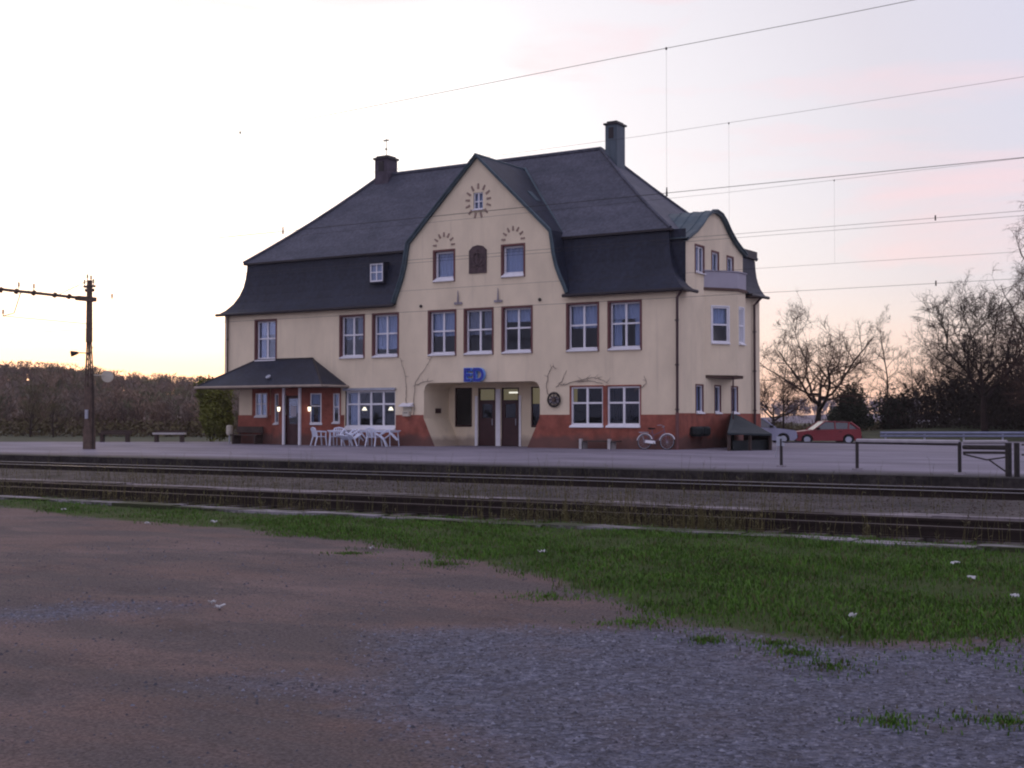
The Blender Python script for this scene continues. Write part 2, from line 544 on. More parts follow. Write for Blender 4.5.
dirt = mix_col(t, ramp(t, nE, [(0.42, (0, 0, 0)), (0.60, (0.95,) * 3)]), dirt, (0.112, 0.094, 0.092))
dirt = mix_col(t, ramp(t, nD, [(0.56, (0, 0, 0)), (0.76, (0.75,) * 3)]), dirt, (0.068, 0.052, 0.048))
vor = N(t, 'ShaderNodeTexVoronoi')
vor.inputs['Scale'].default_value = 26
t.links.new(P, vor.inputs['Vector'])
vg = ramp(t, vor.outputs['Color'], [(0.0, (0.050, 0.054, 0.072)), (0.55, (0.130, 0.138, 0.185)), (1.0, (0.26, 0.27, 0.34))])
grav = mix_col(t, ramp(t, nB, [(0.35, (0.7,) * 3), (0.65, (0.1,) * 3)]), vg, (0.100, 0.098, 0.115))
turf = ramp(t, nB, [(0.3, (0.030, 0.056, 0.010)), (0.7, (0.060, 0.078, 0.022))])
a1 = N(t, 'ShaderNodeAttribute', attribute_name='gravel')
a2 = N(t, 'ShaderNodeAttribute', attribute_name='turf')
def soft_mask(att, noise_out, amt, lo, hi):
    s = math_node(t, 'MULTIPLY_ADD', noise_out, amt)
    t.nodes[-1].inputs[2].default_value = -amt / 2
    v = math_node(t, 'ADD', att, s)
    return ramp(t, v, [(lo, (0, 0, 0)), (hi, (1, 1, 1))])
gm = soft_mask(a1.outputs['Fac'], nD, 1.1, 0.30, 1.0)
tm = soft_mask(a2.outputs['Fac'], nD, 1.5, 0.45, 0.80)
speck = ramp(t, nC, [(0.33, (0.50,) * 3), (0.7, (1.4,) * 3)])
cc = mix_col(t, gm, dirt, grav)
mm = N(t, 'ShaderNodeMixRGB', blend_type='MULTIPLY')
mm.inputs[0].default_value = 1
t.links.new(cc, mm.inputs[1]); t.links.new(speck, mm.inputs[2])
cc = mix_col(t, tm, mm.outputs[0], turf)
t.links.new(cc, b.inputs['Base Color'])
bp = N(t, 'ShaderNodeBump')
bp.inputs['Strength'].default_value = 0.8
bp.inputs['Distance'].default_value = 0.03
hgt = math_node(t, 'ADD', nC, math_node(t, 'MULTIPLY', vor.outputs['Distance'], math_node(t, 'MULTIPLY', a1.outputs['Fac'], 1.5)))
t.links.new(hgt, bp.inputs['Height'])
t.links.new(bp.outputs[0], b.inputs['Normal'])
me.materials.append(m)

# loose stones
st = MB()
def stone(mb, x, y, z, s, rr):
    vs = []
    for d in ((1, 0, 0), (-1, 0, 0), (0, 1, 0), (0, -1, 0), (0, 0, 1)):
        k = s * rr.uniform(0.6, 1.2)
        vs.append((x + d[0] * k + rr.uniform(-.2, .2) * s, y + d[1] * k + rr.uniform(-.2, .2) * s, z - 0.2 * s + d[2] * k * 0.7))
    mb.add(vs, [(0, 2, 4), (2, 1, 4), (1, 3, 4), (3, 0, 4)])
cnt = 0
while cnt < 42000:
    x = rnd.uniform(9, 25); y = rnd.uniform(-45.5, -36)
    gw = max(sm(-0.5, 0.4, poly_sd(x, y, p)) for p in GRAVEL)
    if rnd.random() > gw * 0.87 + 0.13: 
        cnt += 0.2
        continue
    if poly_sd(x, y, TURF) > 0.25: continue
    stone(st, x, y, ground_z(x, y), rnd.choice((0.007, 0.008, 0.010, 0.013, 0.020)) * rnd.uniform(0.7, 1.3), rnd)
    st.mi[-4:] = [rnd.randrange(3) if gw > .3 else rnd.choice((0, 0, 1))] * 4
    cnt += 1
M['stone_a'] = mat('stone_dark', (0.06, 0.06, 0.07), 0.85, 0.3, 30)
M['stone_b'] = mat('stone_grey', (0.125, 0.13, 0.158), 0.85, 0.3, 30)
M['stone_c'] = mat('stone_pale', (0.185, 0.19, 0.225), 0.8, 0.3, 30)
tag(st.build('loose_gravel', ['stone_a', 'stone_b', 'stone_c']), 'blue grey loose gravel stones scattered over the dirt yard', 'gravel', kind='stuff')

# turf blades
gb = MB()
TUFTS = [((20.05, -38.9), 0.55), ((19.35, -40.0), 0.28), ((18.75, -39.35), 0.25), ((19.0, -39.7), 0.18), ((20.6, -39.3), 0.5), ((17.5, -39.1), 0.3), ((20.6, -41.0), 0.22), ((20.1, -41.3), 0.18), ((18.3, -39.5), 0.16), ((16.2, -38.2), 0.35), ((14.0, -36.6), 0.3), ((12.4, -36.2), 0.25)]
def blade(mb, x, y, z, h, rr, w=0.006, lean=0.5):
    a = rr.uniform(0, 6.283); l = rr.uniform(0.1, lean) * h
    dx, dy = math.cos(a), math.sin(a)
    px, py = -dy * w, dx * w
    mb.add([(x - px, y - py, z - 0.01), (x + px, y + py, z - 0.01), (x + dx * l * .4 + px * .7, y + dy * l * .4 + py * .7, z + h * .62), (x + dx * l * .4 - px * .7, y + dy * l * .4 - py * .7, z + h * .62), (x + dx * l, y + dy * l, z + h * .93)],
           [(0, 1, 2, 3), (3, 2, 4)])
n_b = 0
while n_b < 100000:
    if rnd.random() < 0.04:
        (cx, cy), rr_ = rnd.choice(TUFTS)
        q = abs(rnd.gauss(0, .6)) * rr_ * 1.2; a = rnd.uniform(0, 6.283)
        x, y = cx + math.cos(a) * q, cy + math.sin(a) * q
        dens = 0.9
    else:
        x = rnd.uniform(-4, 24.5) if rnd.random() < .35 else rnd.uniform(8, 23); y = rnd.uniform(-39.6, -31.2)
        d = poly_sd(x, y, TURF)
        dens = sm(-0.55, 0.9, d + 0.75 * mnoise.noise(Vector((x * 1.1, y * 1.1, 9))))
        dens *= 0.18 + 0.9 * sm(-0.40, 0.35, mnoise.noise(Vector((x * 0.8, y * 0.8, 2))))
        if dens < 0.05: continue
    if rnd.random() > dens: continue
    gb.cur = rnd.choice((0, 0, 0, 1, 1, 2))
    tuft = n_b and dens == 0.9
    if tuft and rnd.random() < .7: continue
    blade(gb, x, y, ground_z(x, y), (rnd.uniform(.015, .035) if tuft else rnd.choice((rnd.uniform(0.018, 0.04), rnd.uniform(.018, .04), rnd.uniform(.03, .07)))) * (1.3 if mnoise.noise(Vector((x, y, 4))) > .2 else 1), rnd, 0.006, 0.9)
    n_b += 1
M['blade_a'] = mat('grass_blade', (0.066, 0.150, 0.012), 0.75, 0.3, 2)
M['blade_b'] = mat('grass_blade_dark', (0.042, 0.094, 0.010), 0.75, 0.3, 2)
M['blade_c'] = mat('grass_blade_dry', (0.085, 0.080, 0.030), 0.8, 0.3, 2)
tag(gb.build('grass', ['blade_a', 'blade_b', 'blade_c']), 'short green grass growing along the edge of the dirt yard', 'grass', kind='stuff')

# trackbed, gravel strip between the tracks, concrete edgings
tb = MB()
tb.poly((-140, -31.2, -0.42), (80, -31.2, -0.42), (80, -18.9, -0.42), (-140, -18.9, -0.42))
tb.poly((-140, -31.2, -0.42), (80, -31.2, -0.42), (80, -31.4, -0.30), (-140, -31.4, -0.30))
tb.poly((-140, -19.75, -0.405), (80, -19.75, -0.405), (80, -18.92, -0.20), (-140, -18.92, -0.20))
struct(tb.build('track_bed', 'ballast'))
isl = MB()
isl.box(-140, 80, -27.35, -22.9, -0.5, -0.235)
struct(isl.build('gravel_strip', 'island'))

def edging_mat(name, c, cov, soil):
    m_ = mat(name, c, 0.9, 0.25, 2.0, 0.4, 30)
    t_ = m_.node_tree
    b_ = t_.nodes['Principled BSDF']
    link = b_.inputs['Base Color'].links[0]
    src = link.from_socket
    g_ = N(t_, 'ShaderNodeNewGeometry')
    mp_ = N(t_, 'ShaderNodeMapping')
    mp_.inputs['Scale'].default_value = (0.5, 2.5, 1)
    t_.links.new(g_.outputs['Position'], mp_.inputs[0])
    n_ = N(t_, 'ShaderNodeTexNoise')
    n_.inputs['Scale'].default_value = 1.1
    n_.inputs['Detail'].default_value = 6
    n_.inputs['Roughness'].default_value = 0.65
    t_.links.new(mp_.outputs[0], n_.inputs[0])
    f_ = ramp(t_, n_.outputs[0], [(cov - 0.04, (0, 0, 0)), (cov + 0.05, (1, 1, 1))])
    t_.links.new(mix_col(t_, f_, src, soil), b_.inputs['Base Color'])
    return m_
M['edging_a'] = edging_mat('strip_edging', (0.20, 0.175, 0.18), 0.47, (0.055, 0.045, 0.04))
M['edging_b'] = edging_mat('yard_edging', (0.24, 0.22, 0.24), 0.46, (0.035, 0.042, 0.016))
ed = MB()
rr = random.Random(11)
x = -139.0
while x < 79:
    l = 2.0
    dz = rr.uniform(-0.012, 0.012); dy = rr.uniform(-0.02, 0.02)
    ed.box(x + 0.012, x + l - 0.012, -27.95 + dy, -27.35, -0.55, -0.205 + dz)
    x += l
struct(ed.build('strip_kerb', 'edging_a'))
ed = MB()
x = -139.0
while x < 79:
    l = 1.5
    dz = rr.uniform(-0.02, 0.015); dy = rr.uniform(-0.04, 0.04)
    ed.box(x + 0.012, x + l - 0.012, -31.95 + dy, -31.55 + dy, -0.55, -0.255 + dz)
    x += l
struct(ed.build('yard_kerb', 'edging_b'))

# platform with a dark edge
pf = MB()
far_edge = [(-160, -78), (-45.2, -7.35), (-31.4, 1.15), (-27.8, 3.6), (-26.2, 14.0), (-3.5, 18.6), (2.0, 22.0), (14.4, 29.6), (80, 70)]
pf.poly((80, -18.55, 0), *[(a, b_, 0) for a, b_ in far_edge[::-1]], (-160, -18.55, 0))
ta = M['asphalt'].node_tree
ba = ta.nodes['Principled BSDF']
src = ba.inputs['Base Color'].links[0].from_socket
ga = N(ta, 'ShaderNodeNewGeometry'); sa = N(ta, 'ShaderNodeSeparateXYZ')
ta.links.new(ga.outputs['Position'], sa.inputs[0])
na = N(ta, 'ShaderNodeTexNoise'); na.inputs['Scale'].default_value = 0.6; na.inputs['Detail'].default_value = 6; na.inputs['Roughness'].default_value = .65
ta.links.new(ga.outputs['Position'], na.inputs[0])
yy = math_node(ta, 'ADD', sa.outputs[1], math_node(ta, 'MULTIPLY', na.outputs[0], 2.2))
soil = ramp(ta, math_node(ta, 'MULTIPLY_ADD', yy, 0.3), [(0.0, (1, 1, 1)), (0.75, (0, 0, 0))])
ta.nodes[-2].inputs[2].default_value = 5.20
ta.links.new(mix_col(ta, soil, src, (0.040, 0.034, 0.034)), ba.inputs['Base Color'])
struct(pf.build('platform', 'asphalt'))
pe = MB()
rr = random.Random(5)
x = -139.0
while x < 79:
    pe.box(x + 0.006, x + 1.0 - 0.006, -18.90 + rr.uniform(-.012, .012), -18.45, -0.6, 0.006 + rr.uniform(-.004, .004) - 0.012)
    x += 1.0
struct(pe.build('platform_kerb', 'edge'))

# verge behind the platform rising to the wood on the right
vb = MB()
def vz(x, y):
    # height of the bank behind the car park: grows with distance beyond the far platform edge
    dd = (-0.526 * x + 0.850 * y) - 17.65
    k = sm(2, 27, dd) * sm(-14, 6, x)
    return -0.45 + 0.36 * sm(-6, 3, dd) + 1.2 * k + 0.08 * sm(0, 8, dd) * mnoise.noise(Vector((x * .15, y * .15, 0)))
vxs = frange(-200, -60, 10) + frange(-56, 60, 4) + frange(70, 200, 10)
vys = frange(-60, 90, 4) + frange(100, 220, 12)
vv = [(x, y, vz(x, y) - (1.2 if y < -16 else 0)) for y in vys for x in vxs]
vf = []
for j in range(len(vys) - 1):
    for i in range(len(vxs) - 1):
        vf.append((j * len(vxs) + i, j * len(vxs) + i + 1, (j + 1) * len(vxs) + i + 1, (j + 1) * len(vxs) + i))
vb.add(vv, vf)
struct(vb.build('verge', 'verge', smooth=True))

# ------------------------------------------------------------------ TRACKS
def track(yc, label, top='railtop', grp='railway tracks'):
    root = empty('railway_track', (0, yc, -0.42), 0, label, 'railway track', grp)
    for s in (-1, 1):
        y = yc + s * 0.7175
        mb = MB()
        x0, x1 = -140, 78
        mb.box(x0, x1, y - 0.075, y + 0.075, -0.34, -0.322)
        mb.box(x0, x1, y - 0.01, y + 0.01, -0.322, -0.225)
        mb.box(x0, x1, y - 0.035, y + 0.035, -0.225, -0.186)
        mb.cur = 1
        mb.box(x0, x1, y - 0.030, y + 0.030, -0.186, -0.180)
        mb.build('rail', ['railside', top], root)
    smesh = MB().box(-0.12, 0.12, -1.3, 1.3, 0, 0.10)
    first = None
    k = 0
    x = -34.0
    while x < 26 and k < 96:
        if first is None:
            first = smesh.build('sleeper', 'sleeper', root, world=False)
            o = first
        else:
            o = first.copy(); col.objects.link(o); o.parent = root
        o.location = (x, 0, -0.018)
        x += 0.65; k += 1
    return root
track(-20.62, 'far railway track with a shiny rail below the dark platform edge')
track(-29.42, 'near railway track among dry weeds beside the green turf', 'raildull')

bs = MB()
rr = random.Random(51)
for q in range(15000):
    x = rr.uniform(-4, 21) if rr.random() < .7 else rr.uniform(-30, 21)
    y = rr.choice((rr.uniform(-31.2, -28.0), rr.uniform(-22.8, -19.0), rr.uniform(-31.2, -29.0)))
    bs.cur = rr.choice((0, 0, 0, 1))
    stone(bs, x, y, -.415, rr.uniform(.018, .045), rr)
for q in range(9000):
    x = rr.uniform(-4, 20) if rr.random() < .7 else rr.uniform(-30, 20)
    bs.cur = rr.choice((0, 0, 1))
    if q % 3 == 0:
        y = rr.uniform(-19.7, -18.95); stone(bs, x, y, -.40 + (y + 19.75) * .247, rr.uniform(.02, .045), rr)
    else:
        stone(bs, x, rr.uniform(-27.3, -22.95), -.232, rr.uniform(.012, .034), rr)
M['ballast_a'] = mat('rusty_ballast_stone', (0.045, 0.030, 0.023), 0.95, 0.5, 9)
M['ballast_b'] = mat('grey_ballast_stone', (0.085, 0.072, 0.068), 0.95, 0.4, 9)
tag(bs.build('ballast_stones', ['ballast_a', 'ballast_b']), 'rusty brown ballast stones between and beside the rails', 'ballast', kind='stuff')

# dry weeds standing between and along the rails
wb = MB()
rr = random.Random(21)
clumps = [(-3, -30.9, 2.2, 260), (0.5, -31.0, 1.6, 160), (3.4, -30.9, 1.0, 90), (8.6, -28.4, 0.9, 130), (8.0, -30.9, 1.0, 60), (11.4, -30.9, 0.7, 130), (11.9, -28.2, .7, 70),
          (13.4, -30.9, 1.2, 230), (14.6, -30.8, 0.5, 190), (14.9, -28.5, 0.5, 90), (-9, -30.6, 3, 220), (-5, -24.5, 3, 120), (12.8, -30.5, .8, 120), (5.8, -31.2, 1.4, 110), (16.8, -31.1, .8, 50), (18.3, -31.0, .6, 25), (-4, -19.15, 3, 130), (4, -19.15, 2.5, 120), (9, -19.15, 2, 90), (13.5, -19.15, 1.6, 60), (6.5, -25.5, 2.5, 110), (12, -25.5, 2.5, 60), (-14, -26, 6, 260), (-2, -26.5, 3, 160), (-12, -30, 5, 260), (1, -27.2, 2.5, 160), (9, -27.1, 2.5, 150), (15, -27, 2, 90), (14, -24, 2.5, 90), (-16, -31, 5, 260)]
for cx, cy, sp, n in clumps:
    for i in range(n):
        x = cx + rr.gauss(0, sp * 0.8); y = cy + rr.gauss(0, 0.22 if cy < -27 else .8)
        h = rr.uniform(0.12, 0.5) * (1.6 if rr.random() < .15 else 0.85)
        wb.cur = 0 if rr.random() < .7 else 1
        a = rr.uniform(0, 6.28); ln = rr.uniform(0, .3) * h
        p0 = Vector((x, y, -0.42)); p2 = p0 + Vector((math.cos(a) * ln, math.sin(a) * ln, h + 0.08))
        pm = p0.lerp(p2, .55) + Vector((0, 0, .03))
        wb.tube([p0, pm, p2], [0.004, 0.003, 0.0015], 3, False)
        if rr.random() < .6:
            for q in range(rr.randrange(2, 6)):
                tt = rr.uniform(.3, 1.0); base = p0.lerp(p2, tt)
                a2 = rr.uniform(0, 6.28); l2 = rr.uniform(.03, .10)
                e = base + Vector((math.cos(a2) * l2, math.sin(a2) * l2, rr.uniform(0, .07)))
                sd = Vector((-math.sin(a2), math.cos(a2), 0)) * 0.008
                wb.add([base, base.lerp(e, .5) + sd, e, base.lerp(e, .5) - sd], [(0, 1, 2, 3)])
tag(wb.build('track_weeds', ['stalk', 'blade_c']), 'dry yellowish weeds and stalks standing along the near railway track', 'weeds', kind='stuff')

# ------------------------------------------------------------------ OVERHEAD LINE
def wire_pts(x0, x1, y, fz, n=40):
    return [(x0 + (x1 - x0) * i / n, y, fz(x0 + (x1 - x0) * i / n)) for i in range(n + 1)]
def contact_line(y, zc, zm_pts, droppers, label_m, label_c, clamps_c=(), r=0.0035):
    sag = interp(zm_pts)
    m_ = MB().tube(wire_pts(-100, 45, y, sag), r, 5)
    o = m_.build('carrier_wire', 'iron')
    tag(o, label_m, 'overhead wire', 'overhead railway wires')
    for x in droppers:
        d = MB().tube([(x, y, zc), (x, y, sag(x))], 0.0018, 4)
        d.box(x - .012, x + .012, y - .01, y + .01, sag(x) - .03, sag(x) + .01)
        d.build('dropper', 'iron', o)
    c_ = MB().tube([(-100, y, zc), (45, y, zc)], r * 1.05, 5)
    oc = c_.build('contact_wire', 'iron')
    tag(oc, label_c, 'overhead wire', 'overhead railway wires')
    for x in clamps_c:
        MB().tube([(x, y, zc - .05), (x, y, zc + .09)], [.018, .010], 6).build('clamp', 'iron', oc)
contact_line(-29.2, 4.88, [(-100, 7.6), (-45, 6.9), (-10, 6.78), (3.96, 6.93), (13.2, 7.22), (17.3, 7.32), (24, 7.6), (45, 8.2)], [3.96, 13.2, 22.4],
             'highest carrier wire, rising to the top edge of the sky', 'thick contact wire hanging from the highest carrier wire', (13.2, 5.09), r=0.0046)
contact_line(-20.9, 5.30, [(-100, 8.2), (-45, 7.8), (-5, 7.75), (8.66, 7.85), (10.87, 7.90), (17.14, 8.07), (45, 8.9)], [10.87, 20.2],
             'second highest carrier wire, crossing the sky above the right chimney', 'contact wire that passes just over the curved side gable', ())
contact_line(-16.0, 5.18, [(-100, 7.5), (-45, 7.2), (-5, 7.2), (8.43, 7.24), (11.9, 7.30), (16.4, 7.38), (45, 8.0)], [11.7, 21.5],
             'thin carrier wire close above the thick contact wire', 'lowest contact wire with a dropper, right of the side gable', ())
for i, (y, z, lab) in enumerate([(-15.2, 6.25, 'faint single feeder wire with a small insulator, right of the gable'), (-15.2, 4.62, 'lowest single wire, sloping down behind the bare trees')]):
    o = tag(MB().tube([(-100, y, z - .1), (13.2, y, z), (45, y, z + .1)], 0.005, 5).build('feeder_wire', 'iron'), lab, 'overhead wire', 'overhead railway wires')
    MB().tube([(14.0, y, z - .06), (14.0, y, z + .07)], [.018, .018], 6).build('insulator', 'iron', o)

# catenary mast on the platform
mx, my = -20.9, -11.9
mast = empty('catenary_mast', (mx, my, 0), 0, 'tall rusty lattice mast with a long cantilever arm over the tracks', 'mast')
mb = MB()
for s in (-1, 1):
    mb.tube([(mx + s * 0.22, my, 0), (mx + s * 0.17, my, 2.6), (mx + s * 0.065, my, 4.6)], 0.045, 4)
    mb.tube([(mx + s * 0.22, my + .16, 0), (mx + s * 0.17, my + .14, 2.6), (mx + s * 0.065, my + .07, 4.6)], 0.035, 4)
mb.tube([(mx, my + .03, 4.4), (mx, my + .03, 6.95)], [0.135, 0.11], 8)
mb.box(mx - .22, mx + .22, my - .06, my + .22, 0, 0.85)
z = 0.85
k = 0
while z < 4.2:
    w = 0.19 - 0.12 * z / 4.6; w2 = 0.19 - 0.12 * (z + .42) / 4.6
    for yy in (0, .15):
        mb.tube([(mx - w * (1 if k % 2 else -1), my + yy, z), (mx + w2 * (1 if k % 2 else -1), my + yy, z + .42)], 0.018, 4)
    z += .42; k += 1
mb.box(mx - .17, mx + .17, my - .05, my + .2, 0.85, 2.55)
mb.build('mast_post', 'rust', mast)
mb = MB()
mb.tube([(mx, my + .35, 6.16), (mx, my - 1.0, 6.19), (mx, -24.5, 6.30)], [0.07, 0.06, 0.05], 6)
for y in (-12.9, -13.6, -14.6, -15.4, -16.1):
    mb.tube([(mx - .05, y, 6.12), (mx + .05, y, 6.28)], .075, 6)
mb.box(mx - .12, mx + .12, my - .6, my + .3, 6.08, 6.26)
mb.tube([(mx, my, 6.95), (mx, -13.4, 6.24)], .012, 4)
mb.build('cantilever_arm', 'rust', mast)
mb = MB()
mb.box(mx - .30, mx + .30, my - .04, my + .10, 6.66, 6.74)
mb.box(mx - .2, mx + .2, my - .05, my + .12, 6.48, 6.60)
mb.build('crossarm', 'rust', mast)
def insulator(x, y, z, h=.26):
    i_ = MB()
    i_.tube([(x, y, z), (x, y, z + h)], .018, 5)
    for q in range(3):
        i_.tube([(x, y, z + h * (.35 + .2 * q)), (x, y, z + h * (.47 + .2 * q))], [.06, .03], 8)
    i_.build('insulator', 'iron', mast)
for x, y, z in ((mx - .27, my, 6.74), (mx + .27, my, 6.74), (mx - .1, my, 6.95), (mx + .12, my, 6.9), (mx, -14.6, 6.32), (mx, -15.3, 6.32), (mx, -16.0, 5.2), (mx + .35, my + .9, 6.2)):
    insulator(x, y, z)
mb = MB()
mb.tube([(mx, -15.2, 6.2), (mx, -15.5, 5.35), (mx, -16.0, 5.2)], .018, 5)
mb.tube([(mx, -12.0, 5.15), (mx, -16.0, 5.2)], .010, 5)
mb.build('registration_arm', 'iron', mast)
mb = MB()
mb.tube([(mx + .02, my + .1, 3.05), (mx + .15, my + .75, 3.05)], .02, 5)
mb.disc((mx + .17, my + .85, 3.0), (.85, -.53, 0), .20, .05, 22)
mb.torus((mx + .17, my + .85, 3.0), (.85, -.53, 0), .215, .035, 24, 6)
mb.build('round_lamp', 'palebox', mast)
mb = MB()
mb.tube([(mx - .05, my, 3.95), (mx - .2, my - .35, 3.95)], .02, 5)
mb.tube([(mx - .2, my - .35, 3.95), (mx - .34, my - .6, 3.9)], [.05, .13], 10)
mb.build('loudspeaker', 'iron', mast)
mb = MB()
mb.tube([(mx + .26, my + .05, 0), (mx + .24, my + .05, 2.3), (mx + .17, my + .04, 3.1)], .022, 5)
mb.build('cable_pipe', 'iron', mast)
MB().box(mx - .05, mx + .11, my - .12, my - .07, 1.25, 1.62).build('number_plate', 'steel', mast)

# ------------------------------------------------------------------ STATION BUILDING
B = empty('station_building', (-12.4, 4.6, 0), 0, 'cream rendered railway station with red plinth, steep slate mansard roof and curved gables', 'station building')
L, DEP = -24.85, 9.3
EZ = 6.5
# windows: a part with its own sub-parts, built in a local frame (x along the wall, y inwards, z up)
def window(x, y, z, w, h, rz=0.0, name='window', surround='brown', curtain_or_sheen=0.5, cross=True, sillh=0.15, reveal=0.22, trim=0.085, split=0.56, cols=2, frame='white', fw=0.07, sill='white', lowcurt=False):
    mb = MB()
    d0, d1 = reveal - 0.06, reveal + 0.02
    z0 = sillh * 0.55
    mb.box(0, fw, d0, d1, z0, h); mb.box(w - fw, w, d0, d1, z0, h)
    mb.box(fw, w - fw, d0, d1, h - fw, h); mb.box(fw, w - fw, d0, d1, z0, z0 + fw * 1.3)
    for c in range(1, cols):
        xc = w * c / cols
        mb.box(xc - fw * .62, xc + fw * .62, d0 - .006, d1 - .01, z0 + fw, h - fw)
    if cross:
        mb.box(fw, w - fw, d0 - .012, d1 - .02, h * split - fw * .5, h * split + fw * .5)
    f = mb.build(name, frame, B, world=False)
    f.location = Vector((x, y, z)) - wloc(B)
    f.rotation_euler = (0, 0, rz)
    MB().box(fw * .5, w - fw * .5, reveal - .022, reveal - .012, z0 + .02, h - fw * .5).build('pane', 'glass', f, world=False)
    if surround:
        s = MB()
        s.box(-trim, 0, -.022, .0, -.02, h + trim); s.box(w, w + trim, -.022, 0, -.02, h + trim)
        s.box(0, w, -.022, 0, h, h + trim)
        s.poly((0.002, -.02, 0), (0.002, reveal + .03, 0), (0.002, reveal + .03, h), (0.002, -.02, h))
        s.poly((w - .002, -.02, 0), (w - .002, reveal + .03, 0), (w - .002, reveal + .03, h), (w - .002, -.02, h))
        s.poly((0, -.02, h - .002), (w, -.02, h - .002), (w, reveal + .03, h - .002), (0, reveal + .03, h - .002))
        s.build('surround', surround, f, world=False)
    if sill:
        s = MB()
        s.prism([(-.11, 0.0), (-.11, .035), (reveal - .05, sillh), (reveal - .05, 0)], -.03, w + .03, lambda p, q, a: (a, p, q))
        s.build('sill', sill, f, world=False)
    if curtain_or_sheen:
        s = MB()
        n = 18
        style = int(abs(x * 7.3 + y * 3.1 + z)) % 4
        zt = h - .02
        def cloth(u0, u1, zb, yo):
            pts = [(u0 + (u1 - u0) * i / n, reveal + yo + .025 * math.sin(i * 1.9 + x)) for i in range(n + 1)]
            for (a, b_), (c, d) in zip(pts, pts[1:]):
                s.poly((a, b_, zb), (c, d, zb), (c, d, zt), (a, b_, zt))
        if style == 0 or curtain_or_sheen > .75:
            cloth(fw * .6, w - fw * .6, h * (1 - curtain_or_sheen), .10)
        elif style == 1:
            cloth(fw * .6, w - fw * .6, h * .66, .10); cloth(fw * .6, w * .30, h * .1, .14); cloth(w * .72, w - fw * .6, h * .1, .14)
        elif style == 2:
            cloth(fw * .6, w * .44, h * .45, .10); cloth(w * .58, w - fw * .6, h * .45, .10)
        else:
            cloth(fw * .6, w - fw * .6, h * .50, .12); cloth(fw * .6, w * .22, h * .12, .16)
        s.build('curtain', ('curtain', 'curtain_warm', 'curtain')[int(abs(x * 3.7)) % 3], f, world=False)
    return f
FW = [(-22.75, 1.30), (-17.35, 1.36), (-15.40, 1.40), (-12.20, 1.40), (-10.24, 1.42), (-8.25, 1.43), (-5.00, 1.42), (-3.02, 1.42)]
holes = []
for i, (x, w) in enumerate(FW):
    holes.append(rect_hole(x, x + w, 4.09, 6.08))
    window(x, 0, 4.09, w, 1.99, curtain_or_sheen=(0.52, 0.35, 0.8, 0.55, 0.5, 0.3, 0.5, 0.5)[i])
for x, w in ((-4.86, 1.54), (-3.13, 1.52)):
    holes.append(rect_hole(x, x + w, 0.88, 2.60))
    window(x, 0, 0.88, w, 1.72, surround='red', curtain_or_sheen=0.0, split=.60, trim=.05, reveal=.12, fw=.075)
# wide cafe window
holes.append(rect_hole(-17.05, -14.12, 0.72, 2.55))
window(-17.05, 0, 0.72, 2.93, 1.83, surround=None, curtain_or_sheen=0.0, cols=4, split=.66, reveal=.14, sillh=.22, fw=.08)
# gable windows with one sash each
for x, w in ((-11.92, 1.05), (-8.27, 1.07)):
    holes.append(rect_hole(x, x + w, 7.43, 8.80))
    window(x, 0, 7.43, w, 1.37, cross=False, cols=1, curtain_or_sheen=.98, reveal=.2, fw=.085, sillh=.22)  # full blue cloth imitates the sky reflected in these panes
holes.append(rect_hole(-9.80, -9.30, 10.50, 11.30))
window(-9.80, 0, 10.50, 0.50, 0.80, surround=None, cross=True, curtain_or_sheen=.9, reveal=.1, fw=.045, sillh=.08, split=.5)
CX = -23.85
holes.append(rect_hole(-22.68, -21.98, 1.36, 2.46)); holes.append(rect_hole(-17.73, -17.41, 1.04, 2.42))
holes.append(rect_hole(L, CX, 0, 2.74))
# entrance opening with round upper corners and splayed feet
AX0, AX1, AZ = -12.5, -6.38, 2.87
def a_hi(x):
    r = 0.38
    if x < AX0 + r:
        return AZ - r + math.sqrt(max(0, r * r - (AX0 + r - x) ** 2))
    if x > AX1 - r:
        return AZ - r + math.sqrt(max(0, r * r - (x - AX1 + r) ** 2))
    return AZ
def a_lo(x):
    if x < AX0 + .62: return max(0.0, 1.28 * (1 - (x - AX0) / .62))
    if x > AX1 - .62: return max(0.0, 1.28 * (1 - (AX1 - x) / .62))
    return 0.0
arch = (AX0, AX1, a_lo, a_hi)
arch_br = [AX0 + .05 * i for i in range(0, 14)] + [AX1 - .05 * i for i in range(0, 14)] + [AX0 + .38, AX1 - .38]
holes.append(arch)
GL = [(-14.08, 6.55), (-13.98, 6.85), (-13.80, 7.25), (-13.60, 7.75), (-13.45, 8.3), (-13.36, 8.85), (-13.28, 9.25), (-9.60, 12.86)]
GR = [(-9.60, 12.86), (-5.86, 9.25), (-5.80, 8.85), (-5.72, 8.3), (-5.58, 7.75), (-5.38, 7.25), (-5.18, 6.85), (-5.06, 6.55)]
gab = interp([(-30, EZ), (-14.081, EZ)] + GL + GR[1:] + [(-5.059, EZ), (5, EZ)])
mb = MB()
wall_cols(mb, [L, 0] + [p[0] for p in GL + GR] + arch_br + [-14.09, -5.05] , K(0), gab, holes, lambda x, z: (x, 0, z))
